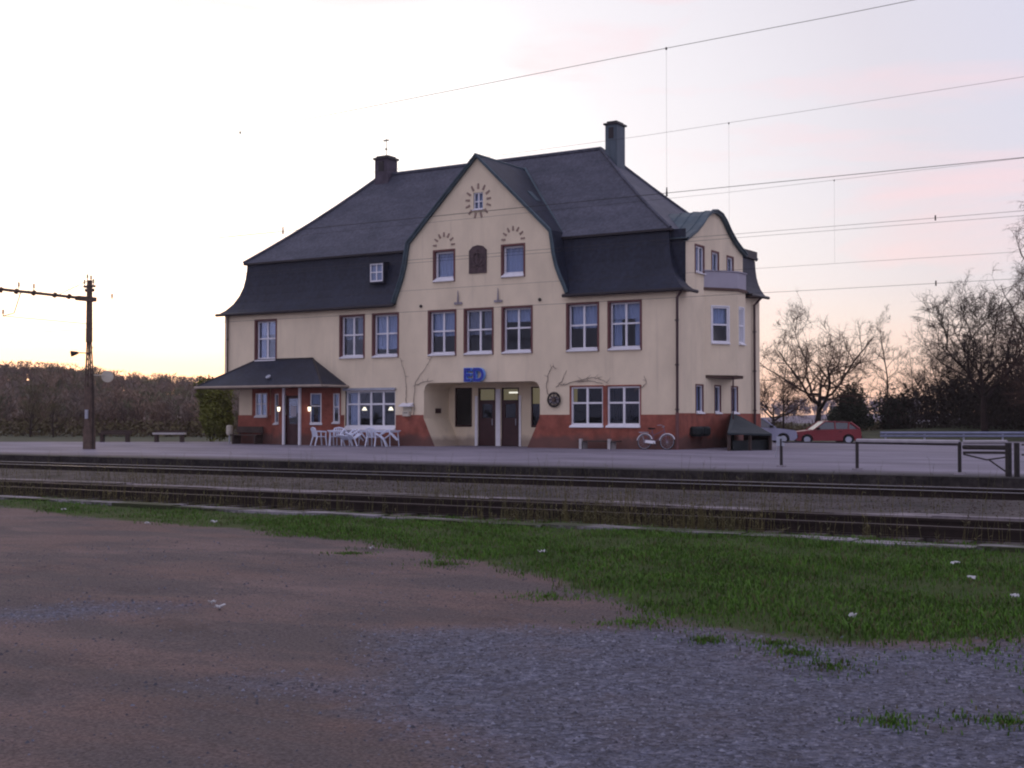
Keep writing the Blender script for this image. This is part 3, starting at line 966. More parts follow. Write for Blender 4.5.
# side wall with the bell shaped gable
SG = [(1.0, 6.6), (1.001, 8.62), (1.35, 8.80), (1.9, 9.05), (2.5, 9.42), (3.0, 9.80), (3.45, 10.04), (4.0, 10.12), (4.55, 10.04), (5.0, 9.80), (5.5, 9.42), (6.1, 9.07), (6.7, 8.82), (7.25, 8.64), (7.251, 6.7)]
sgab = interp([(0, EZ)] + SG + [(DEP, 6.85)])
sh = []
for y, w in ((1.98, .72), (3.98, .62), (5.85, .70)):
    sh.append(rect_hole(y, y + w, 1.45, 2.65))
    window(0, y, 1.45, w, 1.20, R(90), cols=1, cross=False, curtain_or_sheen=.95, trim=.05, reveal=.1, fw=.05, sillh=.12)
for y, w, z0, z1 in ((1.98, .86, 7.34, 8.5), (3.72, .70, 7.20, 8.42), (5.42, .66, 7.20, 8.38)):
    sh.append(rect_hole(y, y + w, z0, z1))
    window(0, y, z0, w, z1 - z0, R(90), cols=2 if w > .8 else 1, cross=False, curtain_or_sheen=.9, trim=.07, reveal=.1, fw=.06, sillh=.08)
wall_cols(mb, [0, DEP] + [p[0] for p in SG] + [0.999, 7.252], K(0), sgab, sh, lambda y, z: (0, y, z))
# back and left walls
mb.poly((L, DEP, 0), (0, DEP, 0), (0, DEP, 6.85), (L, DEP, 6.85))
mb.poly((CX, 0, 0), (CX, DEP, 0), (CX, DEP, 2.74), (CX, 0, 2.74))
mb.poly((L, 0, 2.74), (L, DEP, 2.74), (L, DEP, 6.85), (L, 0, EZ))
mb.poly((L, 0, 2.74), (CX, 0, 2.74), (CX, DEP, 2.74), (L, DEP, 2.74))
# splayed jambs and soffit of the entrance recess
n = len(arch_br)
xs = sorted(set(round(v, 4) for v in arch_br))
RD = 2.0
for a, b_ in zip(xs, xs[1:]):
    mb.poly((a, 0, a_hi(a)), (b_, 0, a_hi(b_)), (b_, RD, a_hi(b_)), (a, RD, a_hi(a)))
    if a_lo(a) > 0 or a_lo(b_) > 0:
        mb.poly((a, 0, a_lo(a)), (b_, 0, a_lo(b_)), (b_, RD, a_lo(b_)), (a, RD, a_lo(a)))
mb.poly((AX0, 0, 1.28), (AX0, RD, 1.28), (AX0, RD, AZ - .38), (AX0, 0, AZ - .38))
mb.poly((AX1, 0, 1.28), (AX1, RD, 1.28), (AX1, RD, AZ - .38), (AX1, 0, AZ - .38))
mb.build('wall', 'cream', B)
# recess back wall
rh = [rect_hole(-12.15, -11.20, 0.86, 2.68), rect_hole(-10.86, -9.92, 0.0, 2.66), rect_hole(-9.60, -8.66, 0.0, 2.66), rect_hole(-8.02, -6.9, 0.86, 2.68)]
mb = MB()
wall_cols(mb, [AX0, AX1] + arch_br, K(0), a_hi, rh, lambda x, z: (x, RD, z))
mb.build('recess_wall', 'cream', B)
for x, w in ((-12.15, .95), (-8.02, 1.12)):
    window(x, RD, .86, w, 1.82, surround=None, curtain_or_sheen=0, cross=False, cols=1, reveal=.06, fw=.05, sillh=.05, frame='darkbrown', sill=None)
for x in (-10.86, -9.60):
    d = MB()
    d.box(x, x + .07, RD + .02, RD + .10, 0, 2.66); d.box(x + .87, x + .94, RD + .02, RD + .10, 0, 2.66)
    d.box(x + .07, x + .87, RD + .02, RD + .10, 2.60, 2.66); d.box(x + .07, x + .87, RD + .02, RD + .10, 2.02, 2.10)
    d.box(x + .07, x + .87, RD + .03, RD + .09, 0.02, 1.28)
    d.box(x + .07, x + .19, RD + .03, RD + .09, 1.28, 2.02); d.box(x + .75, x + .87, RD + .03, RD + .09, 1.28, 2.02); d.box(x + .19, x + .75, RD + .03, RD + .09, 1.92, 2.02)
    dd = d.build('door', 'darkbrown', B)
    p = MB(); p.box(x + .19, x + .75, RD + .055, RD + .065, 1.28, 1.92); p.box(x + .07, x + .87, RD + .055, RD + .065, 2.10, 2.60)
    p.build('pane', 'glass', dd)
    MB().tube([(x + .80, RD - .05, .95), (x + .80, RD - .05, 1.25)], .018, 6).build('handle', 'steel', dd)
mb = MB()
for a_, b2_, t2_ in ((-9.88, -9.64, 2.6), (-11.02, -10.88, 2.3), (-8.64, -8.54, 2.3)):
    MB().box(a_, b2_, RD - .04, RD + .10, 0, t2_).build('door_post', 'white', B)
# hall behind the doors; a glowing yellow sheet stands in for its light
h_ = MB()
h_.poly((-12.3, RD + 2.4, 1.95), (-6.6, RD + 2.4, 1.95), (-6.6, RD + 2.4, 2.85), (-12.3, RD + 2.4, 2.85))
h_.build('lit_hall', 'yellowlight', B)
h_ = MB(); h_.box(-9.75, -8.55, RD + .9, RD + 1.0, 2.42, 2.49)
h_.build('ceiling_lamp', 'tube', B)
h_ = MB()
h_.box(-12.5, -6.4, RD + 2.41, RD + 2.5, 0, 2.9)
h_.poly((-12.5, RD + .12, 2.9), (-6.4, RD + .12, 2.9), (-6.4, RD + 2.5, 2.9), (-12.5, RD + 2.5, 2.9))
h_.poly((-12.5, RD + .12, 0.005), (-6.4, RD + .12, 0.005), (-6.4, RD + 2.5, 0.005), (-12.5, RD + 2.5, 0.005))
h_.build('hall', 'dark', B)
# notice on the recess side
MB().box(AX0 + .004, AX0 + .05, .9, 1.3, 1.5, 1.72).build('notice', 'darkbrown', B)
# plinth
PT = 1.42
mb = MB()
ph = [h for h in holes if h[2]((h[0] + h[1]) / 2) < PT]
ph = [(h[0] - (.05 if h is not arch else 0), h[1] + (.05 if h is not arch else 0), h[2], h[3]) for h in ph]
wall_cols(mb, [CX - .03, 0.03] + arch_br, K(0), K(PT), [h for h in ph if h[0] > CX], lambda x, z: (x, -.03, z))
wall_cols(mb, [-.03, DEP + .03], K(0), K(PT + .06), [(h[0] - .04, h[1] + .04, h[2], h[3]) for h in sh if h[2](h[0] + .1) < PT], lambda y, z: (.03, y, z))
mb.poly((CX - .03, -.03, PT), (AX0, -.03, PT), (AX0, 0, PT), (CX - .03, 0, PT))
mb.poly((AX1, -.03, PT), (.03, -.03, PT), (.03, 0, PT), (AX1, 0, PT))
mb.poly((CX - .03, -.03, 0), (CX - .03, DEP, 0), (CX - .03, DEP, PT), (CX - .03, -.03, PT))
mb.box(-3.28, -3.175, -.031, .01, PT, 2.63)
mb.build('plinth', 'red', B)

# roof: upper hipped part
BX0, BX1, BY0, BY1, BZ = -24.15, -0.70, 0.85, 8.45, 9.12
RZ, RX0, RX1, RY = 13.66, -18.45, -5.85, 4.6
mb = MB()
o_ = .14
e00, e10, e11, e01 = (BX0 - o_, BY0 - o_, BZ), (BX1 + o_, BY0 - o_, BZ), (-.15, 9.45, 8.64), (BX0 - o_, BY1 + o_, BZ)
r0, r1 = (RX0, RY, RZ), (RX1, RY, RZ)
def sag_face(mb, ea, eb, ra, rb, n=6, s=.16):
    """roof plane from eave ea-eb to ridge ra-rb, with a slight hollow"""
    for i in range(n):
        row = []
        for t in (i / n, (i + 1) / n):
            dz = -s * 4 * t * (1 - t)
            A = Vector(ea).lerp(Vector(ra), t); C = Vector(eb).lerp(Vector(rb), t)
            A.z += dz; C.z += dz
            row.append((A, C))
        mb.poly(row[0][0], row[0][1], row[1][1], row[1][0])
sag_face(mb, e00, e10, r0, r1); sag_face(mb, e11, e01, r1, r0)
sag_face(mb, e01, e00, r0, r0); sag_face(mb, e10, e11, r1, r1)
mb.cur = 1
mb.poly((e00[0], e00[1], BZ - .09), (e10[0], e10[1], BZ - .09), e10, e00)
mb.poly((e10[0], e10[1], BZ - .09), (e11[0], e11[1], BZ - .09), e11, e10)
mb.poly((e01[0], e01[1], BZ - .09), (e00[0], e00[1], BZ - .09), e00, e01)
mb.poly(*[(p[0], p[1], BZ - .09) for p in (e00, e10, e11, e01)])
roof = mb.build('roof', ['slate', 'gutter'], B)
# ridge and hip tiles
rt = MB()
def hip(a, b_, s=.16):
    pts = []
    for i in range(7):
        tt = i / 6; p = Vector(a).lerp(Vector(b_), tt); p.z += -s * 4 * tt * (1 - tt) + .02; pts.append(p)
    rt.tube(pts, .085, 6)
rt.tube([r0, r1], .10, 6)
for e, r_ in ((e00, r0), (e10, r1), (e11, r1), (e01, r0)): hip(e, r_)
rt.build('ridge_tiles', 'slate', roof)
# lower flared mansard
prof = [(0, BZ - .02), (.02, 8.75), (.06, 8.35), (.14, 7.90), (.29, 7.45), (.50, 7.05), (.78, 6.72), (1.10, 6.47)]
def ring(k):
    off, z = prof[k]
    t = k / (len(prof) - 1)
    zb = z + .38 * t * t
    s = 1.0
    return (BX0 - off * .92, BX1 + off * 1.05, BY0 - off, BY1 + off, z, zb)
gl_inv = interp([(p[1], p[0]) for p in GL]); gr_inv = interp([(p[1], p[0]) for p in GR[::-1]])
mb = MB()
for k in range(len(prof) - 1):
    a, b_ = ring(k), ring(k + 1)
    xl = (gl_inv(a[4]), gl_inv(b_[4])); xr = (gr_inv(a[4]), gr_inv(b_[4]))
    mb.poly((a[0], a[2], a[4]), (xl[0], a[2], a[4]), (xl[1], b_[2], b_[4]), (b_[0], b_[2], b_[4]))
    mb.poly((xr[0], a[2], a[4]), (a[1], a[2], a[4]), (b_[1], b_[2], b_[4]), (xr[1], b_[2], b_[4]))
    mb.poly((a[1], a[2], a[4]), (a[1], 1.02, a[4]), (b_[1], 1.02, b_[4]), (b_[1], b_[2], b_[4]))
    bk_ = [(-.25 + r_ * .55, 6.87 + (z_ - 6.47) * 1.75 / 2.63) for r_, z_ in (prof[k], prof[k + 1])]
    mb.poly((bk_[0][0], 7.23, bk_[0][1]), (bk_[0][0], 9.42, bk_[0][1]), (bk_[1][0], 9.42, bk_[1][1]), (bk_[1][0], 7.23, bk_[1][1]))
    mb.poly((bk_[0][0], 9.42, bk_[0][1]), (bk_[1][0], 9.42, bk_[1][1]), (-2.0, 9.42, bk_[1][1]), (-2.0, 9.42, bk_[0][1]))
    mb.poly((a[0], a[3], a[5]), (a[0], a[2], a[4]), (b_[0], b_[2], b_[4]), (b_[0], b_[3], b_[5]))
    mb.poly((a[0], a[3], a[5]), (a[1], a[3], a[5]), (b_[1], b_[3], b_[5]), (b_[0], b_[3], b_[5]))
    # cheek where the mansard side stops against the side gable
    mb.poly((0, 1.02, a[4]), (a[1], 1.02, a[4]), (b_[1], 1.02, b_[4]), (0, 1.02, b_[4]))
E0 = ring(len(prof) - 1)
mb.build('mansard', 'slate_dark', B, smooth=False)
sf = MB()
sf.poly((E0[0], E0[2], EZ - .045), (-14.06, E0[2], EZ - .045), (-14.06, .01, EZ - .045), (E0[0], .01, EZ - .045))
sf.poly((-5.08, E0[2], EZ - .045), (E0[1], E0[2], EZ - .045), (E0[1], .01, EZ - .045), (-5.08, .01, EZ - .045))
sf.poly((-.01, .01, EZ - .045), (E0[1], .01, EZ - .045), (E0[1], 1.02, EZ - .045), (-.01, 1.02, EZ - .045))
sf.poly((-.01, 7.23, EZ + .30), (.36, 7.23, EZ + .30), (.36, 9.42, EZ + .34), (-.01, 9.42, EZ + .34))
sf.poly((E0[0], E0[2], EZ - .045), (L + .01, E0[2], EZ - .045), (L + .01, E0[3], EZ + .33), (E0[0], E0[3], EZ + .33))
sf.build('soffit', 'soffit', B)
gt = MB()
gzz = 6.455
gt.tube([(E0[0] - .03, E0[2] - .04, gzz), (-14.02, E0[2] - .04, gzz)], .075, 7)
gt.build('gutter', 'gutter', B); gt = MB()
gt.tube([(-5.10, E0[2] - .04, gzz), (E0[1] + .05, E0[2] - .04, gzz), (E0[1] + .05, 1.0, gzz)], .075, 7)
gt.build('gutter', 'gutter', B); gt = MB()
gt.tube([(.39, 7.25, gzz + .38), (.39, 9.45, gzz + .40)], .075, 7)
gt.build('gutter', 'gutter', B)

# cross gable roof
full = GL + GR[1:]
def yback(z):
    return BY0 + (z - BZ) * (RY - BY0) / (RZ - BZ) + .35 if z > BZ else BY0 + .03
mb = MB()
outp = []
for i, (x, z) in enumerate(full):
    a = full[max(0, i - 1)]; c = full[min(len(full) - 1, i + 1)]
    d = Vector((c[0] - a[0], 0, c[1] - a[1])).normalized(); nrm = Vector((-d.z, 0, d.x))
    if i == len(GL) - 1: nrm = Vector((0, 0, 1.0))
    outp.append((x + nrm.x * .13, z + nrm.z * .13))
for (a, b_) in zip(outp, outp[1:]):
    mb.poly((a[0], -.16, a[1]), (b_[0], -.16, b_[1]), (b_[0], yback(b_[1]), b_[1]), (a[0], yback(a[1]), a[1]))
mb.cur = 1
for (a, b_, c, d) in zip(outp, outp[1:], full, full[1:]):
    mb.poly((c[0], -.16, c[1]), (d[0], -.16, d[1]), (b_[0], -.16, b_[1]), (a[0], -.16, a[1]))
    mb.poly((c[0], -.16, c[1]), (d[0], -.16, d[1]), (d[0], .02, d[1]), (c[0], .02, c[1]))
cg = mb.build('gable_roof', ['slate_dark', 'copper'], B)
v = MB()
v.tube([(x, -.17, z + .0) for x, z in outp], .055, 6)
v.build('verge_trim', 'copper', cg)
rt = MB(); rt.tube([(-9.60, -.2, 12.97), (-9.60, 4.2, 12.97)], .07, 6); rt.build('ridge_cap', 'copper', cg)
v = MB()
for xv, zv in ((-13.28, 9.3), (-5.86, 9.3)):
    v.tube([(xv * .999, yback(zv) - .33, zv + .08), (-9.60, yback(12.98) - .30, 13.05)], .06, 5)
v.build('valley_flashing', 'copper', cg)
# small roof hatch on the gable roof
hm = MB()
T = Matrix.Translation((-7.78, 1.75, 11.16)) @ Matrix.Rotation(R(45), 4, 'Y')
hm.box(-.34, .34, -.22, .22, 0.0, .10, T)
hm.build('roof_hatch', 'copper', cg)

# side gable roof running back into the hip
SGo = [(p[0], p[1] + .10) for p in SG[1:-1]]
SGo[0] = (SGo[0][0] - .16, SGo[0][1] - .06); SGo[-1] = (SGo[-1][0] + .16, SGo[-1][1] - .06)
mb = MB()
for a, b_ in zip(SGo, SGo[1:]):
    mb.poly((.16, a[0], a[1]), (.16, b_[0], b_[1]), (-4.6, b_[0], b_[1]), (-4.6, a[0], a[1]))
    mb.poly((.16, a[0], a[1]), (.16, b_[0], b_[1]), (.16, b_[0], b_[1] - .12), (.16, a[0], a[1] - .12))
    mb.poly((.16, a[0], a[1] - .12), (.16, b_[0], b_[1] - .12), (-.02, b_[0], b_[1] - .12), (-.02, a[0], a[1] - .12))
sgr = mb.build('side_gable_roof', 'copper', B)
# seams on the metal side roof
s_ = MB()
for i in range(6):
    xx = -.2 - i * .55
    s_.tube([(xx, y, z + .012) for y, z in SGo[:8]], .018, 4)
s_.build('roof_seam', 'copper', sgr)
v = MB(); v.tube([(.17, y, z + .01) for y, z in SGo], .05, 6); v.build('verge_trim', 'copper', sgr)

# chimneys
def chimney(x0, x1, y0, y1, z0, z1, m_, caph=.14):
    c = MB(); c.box(x0, x1, y0, y1, z0, z1 - caph)
    o = c.build('chimney', m_, B)
    k_ = MB(); k_.box(x0 - .07, x1 + .07, y0 - .07, y1 + .07, z1 - caph, z1 - .04)
    k_.box(x0 + .05, x1 - .05, y0 + .05, y1 - .05, z1 - .04, z1 + .05)
    k_.build('chimney_cap', 'gutter', o)
    s = MB()
    s.box(x0 + (x1 - x0) * .3, x0 + (x1 - x0) * .7, y0 - .025, y0, z1 - .75, z1 - .25)
    s.build('soot_panel', 'gutter', o)
    return o
M['chim_a'] = mat('sooty_chimney', (0.075, 0.062, 0.080), 0.8, 0.25, 3)
M['chim_b'] = mat('tall_chimney_sheet', (0.080, 0.105, 0.125), 0.6, 0.2, 2, stretch=(3, 3, .4))
c1 = chimney(-18.6, -17.78, 4.2, 5.0, 13.1, 14.55, 'chim_a')
vn = MB()
vn.tube([(-18.18, 4.6, 14.55), (-18.18, 4.6, 15.55)], .018, 5)
vn.box(-18.36, -18.02, 4.59, 4.61, 15.40, 15.47); vn.box(-18.22, -18.14, 4.56, 4.64, 14.95, 15.03)
vn.build('weather_vane', 'iron', c1)
chimney(-5.42, -4.82, 4.25, 5.05, 12.2, 14.75, 'chim_b', .12)

# skylight dormer in the mansard
dm = MB()
DX0, DX1, DY = -16.02, -15.14, .44
dm.box(DX0, DX1, DY, .95, 7.62, 7.70); dm.box(DX0, DX0 + .06, DY, .8, 7.70, 8.56); dm.box(DX1 - .06, DX1, DY, .8, 7.70, 8.56); dm.box(DX0 - .03, DX1 + .03, DY - .02, .9, 8.56, 8.62)
dk = dm.build('dormer', 'slate_dark', B)
f = MB()
fa, fb = DX0 + .06, DX1 - .06
f.box(fa, fa + .06, DY + .01, DY + .08, 7.70, 8.56); f.box(fb - .06, fb, DY + .01, DY + .08, 7.70, 8.56); f.box(fa, fb, DY + .012, DY + .078, 8.50, 8.56); f.box(fa, fb, DY + .012, DY + .078, 7.70, 7.77)
f.box((fa + fb) / 2 - .03, (fa + fb) / 2 + .03, DY + .015, DY + .07, 7.77, 8.50); f.box(fa + .06, fb - .06, DY + .02, DY + .068, 8.12, 8.17)
f.build('frame', 'white', dk)
MB().box(fa + .05, fb - .05, DY + .035, DY + .045, 7.76, 8.51).build('pane', 'glass', dk)
MB().poly((fa, DY + .14, 7.7), (fb, DY + .14, 7.7), (fb, DY + .14, 8.55), (fa, DY + .14, 8.55)).build('curtain', 'curtain', dk)

# wall ornaments: rays above the gable windows, plaque, brackets
orn = MB()
def ray(cx, cz, ang, r0_, r1_, w=.045):
    c, s = math.cos(ang), math.sin(ang)
    px, pz = -s * w, c * w
    pts = [(cx + c * r0_ + px, cz + s * r0_ + pz), (cx + c * r0_ - px, cz + s * r0_ - pz), (cx + c * r1_ - px * .7, cz + s * r1_ - pz * .7), (cx + c * r1_ + px * .7, cz + s * r1_ + pz * .7)]
    orn.prism(pts, -.03, .0, lambda p, q, a: (p, a, q))
for cx in (-11.40, -7.73):
    for k in range(7):
        ray(cx, 9.06, math.pi * (k + .12) / 6.24, .40, .60)
for k in range(13):
    an = math.pi * 2 * k / 13 + math.pi / 2
    ca_, sa_ = math.cos(an), math.sin(an)
    ray(-9.55, 10.92, an, .44 + .10 * abs(sa_), .66 + .12 * abs(sa_), .05)
orn.build('sunburst_relief', 'ray', B)
pl = MB()
pl.prism([(-10.02, 7.70), (-9.10, 7.70), (-9.10, 8.72), (-9.30, 8.90), (-9.56, 8.95), (-9.82, 8.90), (-10.02, 8.72)], -.05, 0, lambda p, q, a: (p, a, q))
M['plaque'] = mat('carved_plaque', (0.085, 0.058, 0.058), 0.8, 0.3, 6, 0.6, 14)
plq = pl.build('plaque', 'plaque', B)
rl = MB()
rl.torus((-9.56, -.055, 8.35), (0, 1, 0), .26, .045, 20, 6)
rl.box(-9.60, -9.52, -.085, -.05, 7.9, 8.75); rl.box(-9.85, -9.27, -.085, -.05, 8.0, 8.08)
rl.build('relief', 'plaque', plq)
for x in (-10.60, -8.48):
    fb = MB(); fb.tube([(x, -.06, 6.45), (x, -.06, 6.98)], [.05, .018], 6); fb.box(x - .2, x + .2, -.07, 0, 6.36, 6.46)
    fb.build('wall_finial', 'concrete', B)
for x in (-12.66, -6.37):
    MB().disc((x, -.03, 6.37), (0, 1, 0), .07, .06, 10).build('wall_anchor', 'iron', B)

# downpipes
def pipe(pts, r=.055):
    o = MB().tube(pts, r, 8).build('downpipe', 'pipe', B)
    k_ = MB()
    for z in (1.6, 3.4, 5.2):
        p = [q for q in pts if True][-1]
        if z < pts[0][2]: k_.tube([(p[0], p[1], z), (p[0], p[1], z + .05)], r * 1.5, 8)
    k_.build('bracket', 'gutter', o)
    return o
pipe([(.30, -.10, 6.42), (.12, -.12, 6.15), (.11, -.12, 1.55), (.11, -.13, .05)], .06)
MB().tube([(.11, -.13, 0), (.11, -.13, 1.5)], .075, 8).build('pipe_shoe', 'brown', B)
pipe([(.36, 8.6, 6.80), (.12, 8.35, 6.45), (.12, 8.35, 1.6), (.12, 8.35, .1)], .06)
pipe([(L + .28, -.09, 6.4), (L + .28, -.09, 3.05)], .04)

# bay window and balcony on the side wall
BAY = [(0, 2.90), (.95, 4.20), (.95, 5.15), (0, 6.2)]
def bay_face(i, z0, z1, hole, mb):
    (xa, ya), (xb, yb) = BAY[i], BAY[i + 1]
    ln = math.hypot(xb - xa, yb - ya)
    f = lambda u, z: (xa + (xb - xa) * u / ln, ya + (yb - ya) * u / ln, z)
    wall_cols(mb, [0, ln], K(z0), K(z1), [rect_hole(*hole)] if hole else [], f)
    return ln, math.atan2(yb - ya, xb - xa), f
mb = MB()
for i, hole in ((0, (.36, 1.18, 4.42, 6.02)), (1, (.22, .76, 4.42, 6.02)), (2, None)):
    ln, ang, f = bay_face(i, 3.1, 6.74, hole, mb)
    if hole:
        window(*f(hole[0], 0)[:2], hole[2], hole[1] - hole[0], 1.60, ang, cols=1 if i == 0 else 2, curtain_or_sheen=.2 if i == 0 else .95, surround='white', trim=.05, reveal=.08, split=.52, fw=.07, sillh=.1)
mb.poly(*[(x, y, 3.1) for x, y in BAY])
mb.build('bay', 'cream', B)
mb = MB()
cx_, cy_ = .3, 4.57
big = [(x + (.03 if x > 0 else 0), cy_ + (y - cy_) * 1.02) for x, y in BAY]
mb.prism(big, 6.82, 7.52, lambda p, q, a: (p, q, a))
bo = mb.build('balcony', 'balcony', B)
mb = MB()
big2 = [(x + (.08 if x > 0 else 0), cy_ + (y - cy_) * 1.05) for x, y in BAY]
mb.prism(big2, 6.70, 6.82, lambda p, q, a: (p, q, a))
mb.build('balcony_slab', 'soffit', bo)
mb = MB()
mb.prism(big2, 7.52, 7.56, lambda p, q, a: (p, q, a))
mb.build('coping', 'balcony', bo)
mb = MB(); mb.prism([(.0, 3.0), (.85, 4.22), (.85, 5.1), (0, 6.0)], 2.98, 3.10, lambda p, q, a: (p, q, a))
mb.build('bay_base', 'soffit', B)
pipe([(.80, 4.10, 3.05), (.78, 4.12, 2.6), (.78, 4.12, .1)], .035)

# porch: canted brick front under a hipped canopy
mb = MB()
E_ = dict(x0=-24.95, x1=-16.9, y=-1.9, z=2.80)
tL, tR = (-22.67, .0, 4.15), (-19.06, .0, 4.15)
eL, eR = (E_['x0'], E_['y'], E_['z']), (E_['x1'], E_['y'], E_['z'])
wL, wR = (E_['x0'], 0.0, E_['z']), (E_['x1'], 0.0, E_['z'])
mb.poly(eL, eR, tR, tL); mb.poly(wL, eL, tL); mb.poly(eR, wR, tR)
pr = mb.build('porch_roof', 'slate_dark', B)
mb = MB()
mb.box(E_['x0'], E_['x1'], E_['y'], -.01, 2.71, 2.775)
mb.build('ceiling', 'soffit', pr)
mb = MB()
mb.tube([(E_['x0'] - .02, E_['y'] - .05, 2.77), (E_['x1'] + .02, E_['y'] - .05, 2.77)], .06, 7)
mb.tube([(E_['x1'] + .03, E_['y'] - .03, 2.77), (E_['x1'] + .03, -.02, 2.77)], .06, 7)
M['eaveboard'] = mat('pale_eave_board', (0.33, 0.27, 0.21), 0.7, 0.15, 3)
mb.build('gutter', 'eaveboard', pr)
mb = MB(); mb.tube([tL, tR], .05, 6); mb.tube([tL, eL], .045, 6); mb.tube([tR, eR], .045, 6)
mb.build('ridge_cap', 'gutter', pr)
MB().disc((-20.6, -1.45, 3.25), (.0, -.6, .75), .13, .06, 12).build('vent', 'steel', pr)
pw = [(-21.75, 0.0), (-19.98, -1.0), (-18.92, -1.0), (-17.75, 0.0)]
mb = MB()
for i in (0, 2):
    (xa, ya), (xb, yb) = pw[i], pw[i + 1]
    ln = math.hypot(xb - xa, yb - ya); an = math.atan2(yb - ya, xb - xa)
    f = lambda u, z, xa=xa, ya=ya, an=an: (xa + math.cos(an) * u, ya + math.sin(an) * u, z)
    hs_ = (ln * .32, ln * .32 + .52) if i == 0 else (ln * .28, ln * .28 + .52)
    wall_cols(mb, [0, ln], K(0), K(2.71), [rect_hole(hs_[0], hs_[1], .95, 2.45)], f)
    window(*f(hs_[0], 0)[:2], .95, .52, 1.5, an, cols=1, curtain_or_sheen=.6, surround=None, reveal=.06, fw=.05, sillh=.12, split=.6)
mb.poly((-19.98, -1.0, 2.35), (-18.92, -1.0, 2.35), (-18.92, -1.0, 2.71), (-19.98, -1.0, 2.71))
mb.build('porch_wall', 'red', B)
# flat wall windows of the porch bay, red surround panel and cream panels
fl = MB()
wall_cols(fl, [-22.95, -21.76], K(PT), K(2.71), [rect_hole(-22.68, -21.98, 1.42, 2.46)], lambda x, z: (x, -.034, z))
fl.build('brick_panel', 'red', B); fl = MB()
wall_cols(fl, [-17.76, -17.30], K(PT), K(2.71), [rect_hole(-17.73, -17.41, 1.04, 2.42)], lambda x, z: (x, -.034, z))
fl.build('brick_panel', 'red', B)
f_ = window(-22.70, -.04, 1.30, .74, 1.2, cols=2, curtain_or_sheen=.9, surround=None, reveal=.06, fw=.05, sillh=.12)
f_ = window(-18.62 + .9 - .03, -.05, 1.0, .36, 1.45, cols=1, curtain_or_sheen=.5, surround=None, reveal=.06, fw=.05, sillh=.10)
d = MB()
d.box(-19.90, -19.0, -.93, -.87, 0.02, 2.35)
dd = d.build('door', 'darkbrown', B)
MB().box(-19.62, -19.28, -.945, -.93, 1.35, 1.85).build('notice', 'balcony', dd)
MB().box(-19.72, -19.18, -.94, -.931, 1.0, 2.2).build('pane', 'glass', dd)
for x in (-19.95, -18.95):
    MB().box(x - .05, x + .05, -1.12, -1.02, 0, 2.71).build('porch_post', 'white', B)
for x, y in ((-20.22, -1.02), (-18.55, -.75)):
    l_ = MB(); l_.tube([(x, y - .10, 1.60), (x, y - .10, 1.80)], [.05, .075], 8)
    o = l_.build('lantern', 'lamp', B)
    k_ = MB(); k_.tube([(x, y - .10, 1.80), (x, y - .10, 1.88)], [.09, .02], 8); k_.tube([(x, y + .05, 1.86), (x, y - .10, 1.86)], .015, 5)
    k_.build('bracket', 'iron', o)
# cafe room seen through the wide window
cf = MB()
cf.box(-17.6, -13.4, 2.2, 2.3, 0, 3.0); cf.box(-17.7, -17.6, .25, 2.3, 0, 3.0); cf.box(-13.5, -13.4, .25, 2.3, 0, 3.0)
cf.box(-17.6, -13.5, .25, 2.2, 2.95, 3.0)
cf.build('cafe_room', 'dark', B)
for x in (-16.62, -15.05):
    MB().tube([(x, .9, 1.64), (x, .9, 1.80)], [.13, .05], 10).build('pendant_lamp', 'lamp', B)
    # cord
for x, w in ((-16.95, .55),):
    s_ = MB()
    n = 10
    pts = [(x + w * i / n, .30 + .03 * math.sin(i * 2.0)) for i in range(n + 1)]
    for (a, b_), (c, d) in zip(pts, pts[1:]):
        s_.poly((a, b_, .95), (c, d, .95), (c, d, 2.45), (a, b_, 2.45))
    s_.build('curtain', 'curtain', B)
MB().box(-17.10, -14.06, -.16, -.01, 2.57, 2.68).build('awning_box', 'steel', B)
# rooms behind the paired ground floor windows
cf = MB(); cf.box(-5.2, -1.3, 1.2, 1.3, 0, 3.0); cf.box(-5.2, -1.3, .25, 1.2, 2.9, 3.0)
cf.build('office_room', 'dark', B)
bl = MB()
for i in range(16):
    xx = -3.05 + i * .09
    bl.box(xx, xx + .012, .22, .28, 1.0, 2.52)
M['blind'] = mat('window_blind', (0.13, 0.13, 0.15), 0.8, 0.2, 5)
bl.build('window_blind', 'blind', B)

# ------------------------------------------------------------------ THINGS ON AND BY THE STATION
def text_mesh(ch, size, extrude, offset, name, m_, parent, loc):
    cu = bpy.data.curves.new(name, 'FONT')
    cu.body = ch; cu.size = size; cu.extrude = extrude; cu.offset = offset
    cu.align_x = 'CENTER'
    tmp = bpy.data.objects.new(name + '_tmp', cu)
    col.objects.link(tmp)
    bpy.context.view_layer.update()
    me_ = bpy.data.meshes.new_from_object(tmp.evaluated_get(bpy.context.evaluated_depsgraph_get()))
    bpy.data.objects.remove(tmp)
    bpy.data.curves.remove(cu)
    me_.transform(Matrix.Rotation(R(90), 4, 'X'))
    me_.materials.clear(); me_.materials.append(M[m_])
    o = bpy.data.objects.new(name, me_)
    col.objects.link(o)
    o.parent = parent; o.location = loc
    return o
sg = empty('station_sign', (-9.70, -.02, 2.92), 0, 'blue raised letters ED on the wall above the entrance recess', 'sign')
for ch, dx in (('E', -.32), ('D', .28)):
    l_ = text_mesh(ch, .80, .07, .040, 'letter', 'lightblue', sg, (dx, -.10, 0))
    text_mesh(ch, .80, .012, .018, 'letter_face', 'blue', l_, (0, -.085, 0))
sgb = MB(); sgb.box(-10.2, -9.2, -.03, -.005, 3.0, 3.04); sgb.box(-10.2, -9.2, -.03, -.005, 3.36, 3.40)
sgb.build('rail', 'lightblue', sg)

